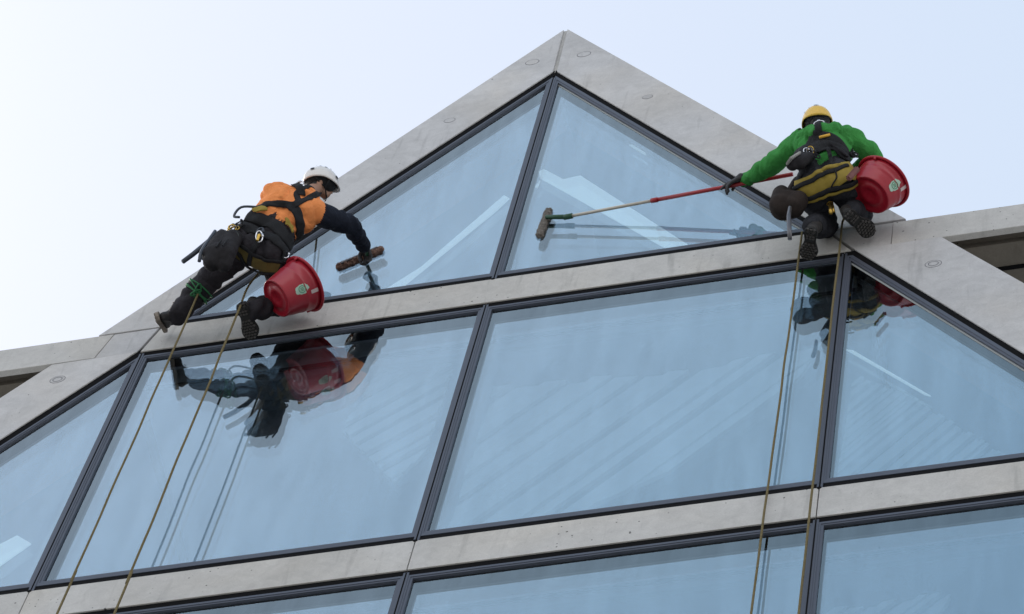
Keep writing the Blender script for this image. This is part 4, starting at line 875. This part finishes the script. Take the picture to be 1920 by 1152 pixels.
# ---- worker in green
D2 = DATA['W2']; J2 = {k: V(v) for k, v in D2['J'].items()}; S2 = D2['S']
root2, _, me2, bv2, hel2, hf2, caps2 = worker('W2', 'person', 'person in green shirt and yellow helmet holding a long pole against the glass',
    dict(trouser=M_TROUS2, shirt=M_GREEN, sleeve=M_GREEN, skin=M_SKIN, hair=M_HAIR), J2['head'], (-.04, -.55, .83), (-.25, .85, .4), M_HYEL,
    [(-95, 38, .022, .015), (-150, 20, .010, .006), (-52, 30, .007, .005), (-128, 30, .006, .005)], None)
hair(hf2, root2, 1.12)
har2 = strap('harness', S2['beltU'], .07, M_BLACK, bv2, root2, off=.012, th=.012)
def st2(k, w, m=M_BLACK, nm='webbing', **kw): return strap(nm, S2[k], w, m, bv2, har2, **kw)
st2('yokeT', .05, off=.012);  st2('spine', .075, off=.010, th=.01)
st2('armL', .085, off=.008); st2('armR', .07, off=.008); st2('beltM', .06, off=.016, th=.01); st2('strapc', .03, off=.022)
st2('seat', .17, M_YEL, 'seat_pad', off=.012, th=.012); st2('seatU', .036, M_YEL, 'seat_edge', off=.022, th=.010)
st2('seatM', .034, M_BLACK, off=.028, th=.008); st2('seatD', .036, M_BLACK, off=.028, th=.008); st2('seatE', .024, M_YEL, 'seat_edge', off=.022, th=.010)
st2('riser', .05, off=.02); 
q = onbody(bv2, S2['yel'][1])[0] + VIEW * .05; bm = bmesh.new(); tube(bm, [q - V((.04, 0, 0)), q + V((.04, 0, .022))], .011, 8); hang(bm_obj('yellow_bar', bm, M_YBR, smooth=True), har2)
q = V(S2['ring'][0]) + VIEW * .10; carabiner(q, (1, .0, .1), (0, -.5, .8), .036, .018, M_METAL, har2, 'metal_ring', .0065)
patch_c = q - VIEW * .035; bm = bmesh.new(); x_, y_, z_ = basis((.1, -.5, .85), VIEW); box(bm, frame(patch_c, x_, y_, z_), .085, .10, .03, bev=.010); hang(bm_obj('dorsal_plate', bm, M_BLACK), har2)
q = V(S2['crab1'][0]) + VIEW * .05
carabiner(q, (.1, .4, -1), (1, 0, 0), .045, .024, M_BRASS, har2); carabiner(q + V((.0, -.02, -.06)), (.2, .4, -1), (1, 0, 0), .04, .022, M_STEEL, har2)
carabiner(q + V((-.03, 0, .01)), (.5, .4, -1), (1, 0, 0), .03, .02, M_METAL, har2)
bm = bmesh.new()
for k in range(6):
    b_ = q + V((random.uniform(-.04, .06), -.01, random.uniform(-.16, .03))); loop(bm, b_, V((random.uniform(-1, 1), .2, random.uniform(-1, 1))).normalized(), V((0, -.4, .9)), .026, .018, .006, 12, 5)
for k in range(7):
    b_ = V(S2['crab3'][0]) + V((random.uniform(-.06, .04), -.03, random.uniform(-.14, .06))); loop(bm, b_, V((random.uniform(-1, 1), .2, random.uniform(-1, 1))).normalized(), V((0, -.4, .9)), .03, .018, .007, 12, 5)
hang(bm_obj('gear_loop', bm, M_BLACK), har2)
carabiner(V(S2['crab3'][0]) + VIEW * .04, (.3, .4, -1), (1, 0, 0), .04, .024, M_METAL, har2)
bm = bmesh.new(); tube(bm, spline([onbody(bv2, p)[0] + VIEW * .035 for p in S2['cord']], 5), .006, 6); hang(bm_obj('cord', bm, M_BLACK, smooth=True), har2)
def patch(name, p, w, h, up, m, off=.02, th=.012, parent=None, bvh=None):
    loc, nn = onbody(bvh, p); x, y, z = basis(up, nn); bm = bmesh.new(); box(bm, frame(loc + z * off, x, y, z), w, h, th, bev=th * .4); return hang(bm_obj(name, bm, m), parent)
patch('pocket_flap', S2['flap1'][0], .16, .075, (.1, .4, .7), M_TROUS, parent=root2, bvh=bv2, off=.004)
patch('pocket_flap', S2['flap2'][0], .07, .09, (.3, .4, .7), M_TROUS, parent=root2, bvh=bv2, off=.004)
boot(J2['heelL'], J2['toeL'], (.0, -.38, -.92), J2['ankL'], (.1, .3, .95), M_SOLE, root2)
boot(J2['heelR'], J2['toeR'], (.05, -.38, -.92), J2['ankR'], (.05, .3, .95), M_SOLE, root2)
PL = [V(p) for p in DATA['pole']]; hd2 = [V(p) for p in DATA['hand2']]
pd = (PL[2] - PL[3]).normalized()
glove(J2['wrL'], hd2[1] + V((.01, -.035, .0)), (pd + V((0, .1, -.55))).normalized(), (.1, -.85, .35), root2, .55, point=True, left=False)
glove(J2['wrR'], J2['wrR'] + V((.02, .05, -.04)), (.3, .6, -.6), (0, -.6, .5), root2, .7)

# side pack, tool bag, holster, keys of the green worker
p0 = V(DATA['pack2']); bm = bmesh.new(); x_, y_, z_ = basis((.35, .15, .9), (-.75, -.6, -.2))
sp_ = tag(empty('side_pack', p0), 'small black side pack with grey panel at the waist of the green worker', 'bag')
blob('pack', [(p0 + y_ * .09 + V((.02, .02, 0)), .045, p0 - y_ * .09 + V((.02, .02, 0)), .05), (p0 + y_ * .08 + V((.07, .02, 0)), .04, p0 - y_ * .08 + V((.07, .02, 0)), .045)], M_POUCH, sp_, .008, .005)
bm = bmesh.new(); box(bm, frame(p0 + V((.0, -.03, -.06)), x_, y_, z_), .075, .17, .02, bev=.006); hang(bm_obj('grey_panel', bm, M_GREYP), sp_)
g2 = [V(p) for p in DATA['bag2']['p']]
bag2 = tag(empty('tool_bag', g2[2]), 'round dark brown tool bag hanging below the pole hand side of the green worker', 'bag')
blob('pouch', [(g2[1] + V((.0, 0, .0)), .085, g2[2] + V((-.02, 0, .0)), .10), (g2[1] + V((.05, 0, -.02)), .08, g2[2] + V((.045, 0, -.0)), .095), (g2[2] + V((-.03, -.02, .01)), .095, g2[3] + V((-.0, -.05, .03)), .07)], M_POUCHB, bag2, .01, .009, 7)
bm = bmesh.new(); tube(bm, spline([g2[0] + V((.04, -.02, .06)), g2[0] + V((.01, -.03, -.02)), g2[1] + V((-.02, -.05, -.02))], 5), [.022] * 11, 8); tube(bm, [g2[0] + V((.04, -.0, .06)), g2[1] + V((-.09, -.03, .02))], .010, 8); hang(bm_obj('bag_strap', bm, M_POUCHB, smooth=True), bag2)
tt = [V(p) for p in DATA['tool2']]; bm = bmesh.new(); tube(bm, [tt[0] + V((0, 0, .15)), tt[0], tt[1], tt[2]], [.013, .016, .017, .016], 12)
tag(bm_obj('squeegee', bm, M_STEEL, smooth=True), 'dark metal squeegee handle poking down from the round brown tool bag', 'squeegee')
hh = [V(p) for p in DATA['holster2']]; bm = bmesh.new(); x_, y_, z_ = basis(hh[1] - hh[0], VIEW); box(bm, frame((hh[0] + hh[1]) / 2, x_, y_, z_), .045, .19, .03, bev=.010)
tag(bm_obj('holster', bm, M_HOLST), 'reddish brown tool holster between the yellow seat band and the red bucket', 'holster')
kk = [V(p) for p in DATA['keys2']]; bm = bmesh.new(); loop(bm, kk[0], (1, 0, 0), (0, -.4, .9), .02, .02, .005, 14, 6); tube(bm, [kk[0], kk[1]], [.010, .014], 8); tube(bm, [kk[0] + V((.02, 0, 0)), kk[1] + V((.02, 0, .02))], [.007, .007], 8)
tag(bm_obj('rope_clamp', bm, M_BRASS, smooth=True), 'small brass rope clamp dangling between the legs of the green worker', 'clamp')

# ---- washer fleece held by the orange worker
def fleece(root, a, b, r, m, sleeve_n=1400, seed=1):
    rnd = random.Random(seed); a, b = V(a), V(b); ax = (b - a).normalized(); bm = bmesh.new(); roundcone(bm, a, r, b, r, 18)
    me = remesh(bm, .006, 1)
    for v in me.vertices: v.co += v.normal * (noise.noise(v.co * 34) * .014 + noise.noise(v.co * 90) * .010)
    me.materials.append(m); hang(link(bpy.data.objects.new('fleece', me)), root)
    bm = bmesh.new(); L = (b - a).length
    for k in range(sleeve_n):
        t = rnd.uniform(-.03, 1.03); th = rnd.uniform(0, 6.283); o_ = ax.orthogonal().normalized(); s_ = ax.cross(o_)
        d = o_ * math.cos(th) + s_ * math.sin(th); p = a + ax * L * t + d * r * rnd.uniform(.85, 1.05)
        e_ = p + (d + ax * rnd.uniform(-.8, .8) + V((0, 0, -.5))).normalized() * rnd.uniform(.006, .016); w = ax * .0028
        bm.faces.new([bm.verts.new(p - w), bm.verts.new(p + w), bm.verts.new(e_)])
    tf = hang(bm_obj('fleece_tuft', bm, m), root); tf['kind'] = 'stuff'
w1 = tag(empty('window_washer', mop[2]), 'brown wet fleece washer bar pressed on the glass by the orange worker', 'window washer')
fleece(w1, mop[0] + V((0, -.0, 0)), mop[1], .029, M_FLEECE)
bm = bmesh.new(); mid = mop[2]; tube(bm, [mop[0] + V((.02, -.03, .0)), mop[1] + V((-.02, -.03, 0))], .009, 8); hang(bm_obj('bar', bm, M_STEEL), w1)
bm = bmesh.new(); tube(bm, [(mop[0] + mop[1]) / 2 + bar * .04 + V((0, -.02, 0)), mid + V((0, -.02, .0)), mid + V((0, -.08, .03))], .014, 10); hang(bm_obj('handle', bm, M_GRIP, smooth=True), w1)
m2 = [V(p) for p in DATA['mop2']]
w2 = tag(empty('window_washer', PL[0]), 'grey fleece washer head on a long red and cream pole held by the green worker', 'window washer')
fleece(w2, m2[0], m2[1], .028, M_FLEECEG, seed=2)
def seg(nm, a, b, r, m, seg_=14): bm = bmesh.new(); tube(bm, [a, b], r, seg_); return hang(bm_obj(nm, bm, m, smooth=True), w2)
cy = [V(p) for p in PL]
seg('head_grip', m2[2] + V((0, -.03, 0)), cy[1], [.017, .019], M_GRIP); seg('head_grip', cy[1] - (cy[1] - cy[0]).normalized() * .02, cy[1] + (cy[2] - cy[1]).normalized() * .05, .022, M_GRIP)
seg('pole_tube', cy[1], cy[2], .0125, M_POLEW); seg('pole_tube', cy[2] - (cy[2] - cy[1]).normalized() * .02, cy[4], .016, M_POLER)
seg('collar', cy[2] - (cy[2] - cy[1]).normalized() * .022, cy[2] + (cy[3] - cy[2]).normalized() * .03, .0195, M_POLER)

# ---- ropes
def rope(pts, label, sub_n=10):
    bm = bmesh.new(); sp = spline(pts, sub_n); tube(bm, sp, .0083, 8)
    o = bm_obj('rope', bm, M_ROPE, smooth=True); return tag(o, label, 'rope', 'ropes hanging from the two workers')
RP = DATA['ropes']
def ropepts(k, top, wob=.004):
    a, b = V(RP[k][0]), V(RP[k][1]); rnd = random.Random(k + 3); out = [V(p) for p in top]
    for i in range(13):
        t = i / 12; p = a.lerp(b, t); p.y = a.y + .0
        p += V((rnd.uniform(-wob, wob) * .8, rnd.uniform(-wob, wob), 0)) if 0 < i else V((0, 0, 0)); out.append(p)
    p = out[-1].copy(); out.append(p + V((0, 0, -6))); return out
an = [V(p) for p in DATA['anch']]
rope(ropepts(0, [an[0] + V((0, .45, -.02)), an[0] + V((0, .03, .0)), J1['pelvis'] + V((.1, .16, .2)), J1['pelvis'] + V((-.05, .1, -.1))]), 'leftmost tan rope hanging from under the black bag of the orange worker')
rope(ropepts(1, [J1['hipR'] + V((0, .08, .1))]), 'tan rope passing the right boot of the orange worker')
rope(ropepts(2, [V(RP[2][0]) + V((0, 0, .5)), V(RP[2][0]) + V((0, 0, .25))], .003), 'tan rope hanging below the lower boot of the green worker')
rope(ropepts(3, [an[1] + V((0, .45, -.02)), an[1] + V((0, .03, .0)), J2['pelvis'] + V((.05, .25, .1)), J2['hipR'] + V((-.02, .25, -.1))], .003), 'rightmost tan rope crossing the mullion beside the green worker')
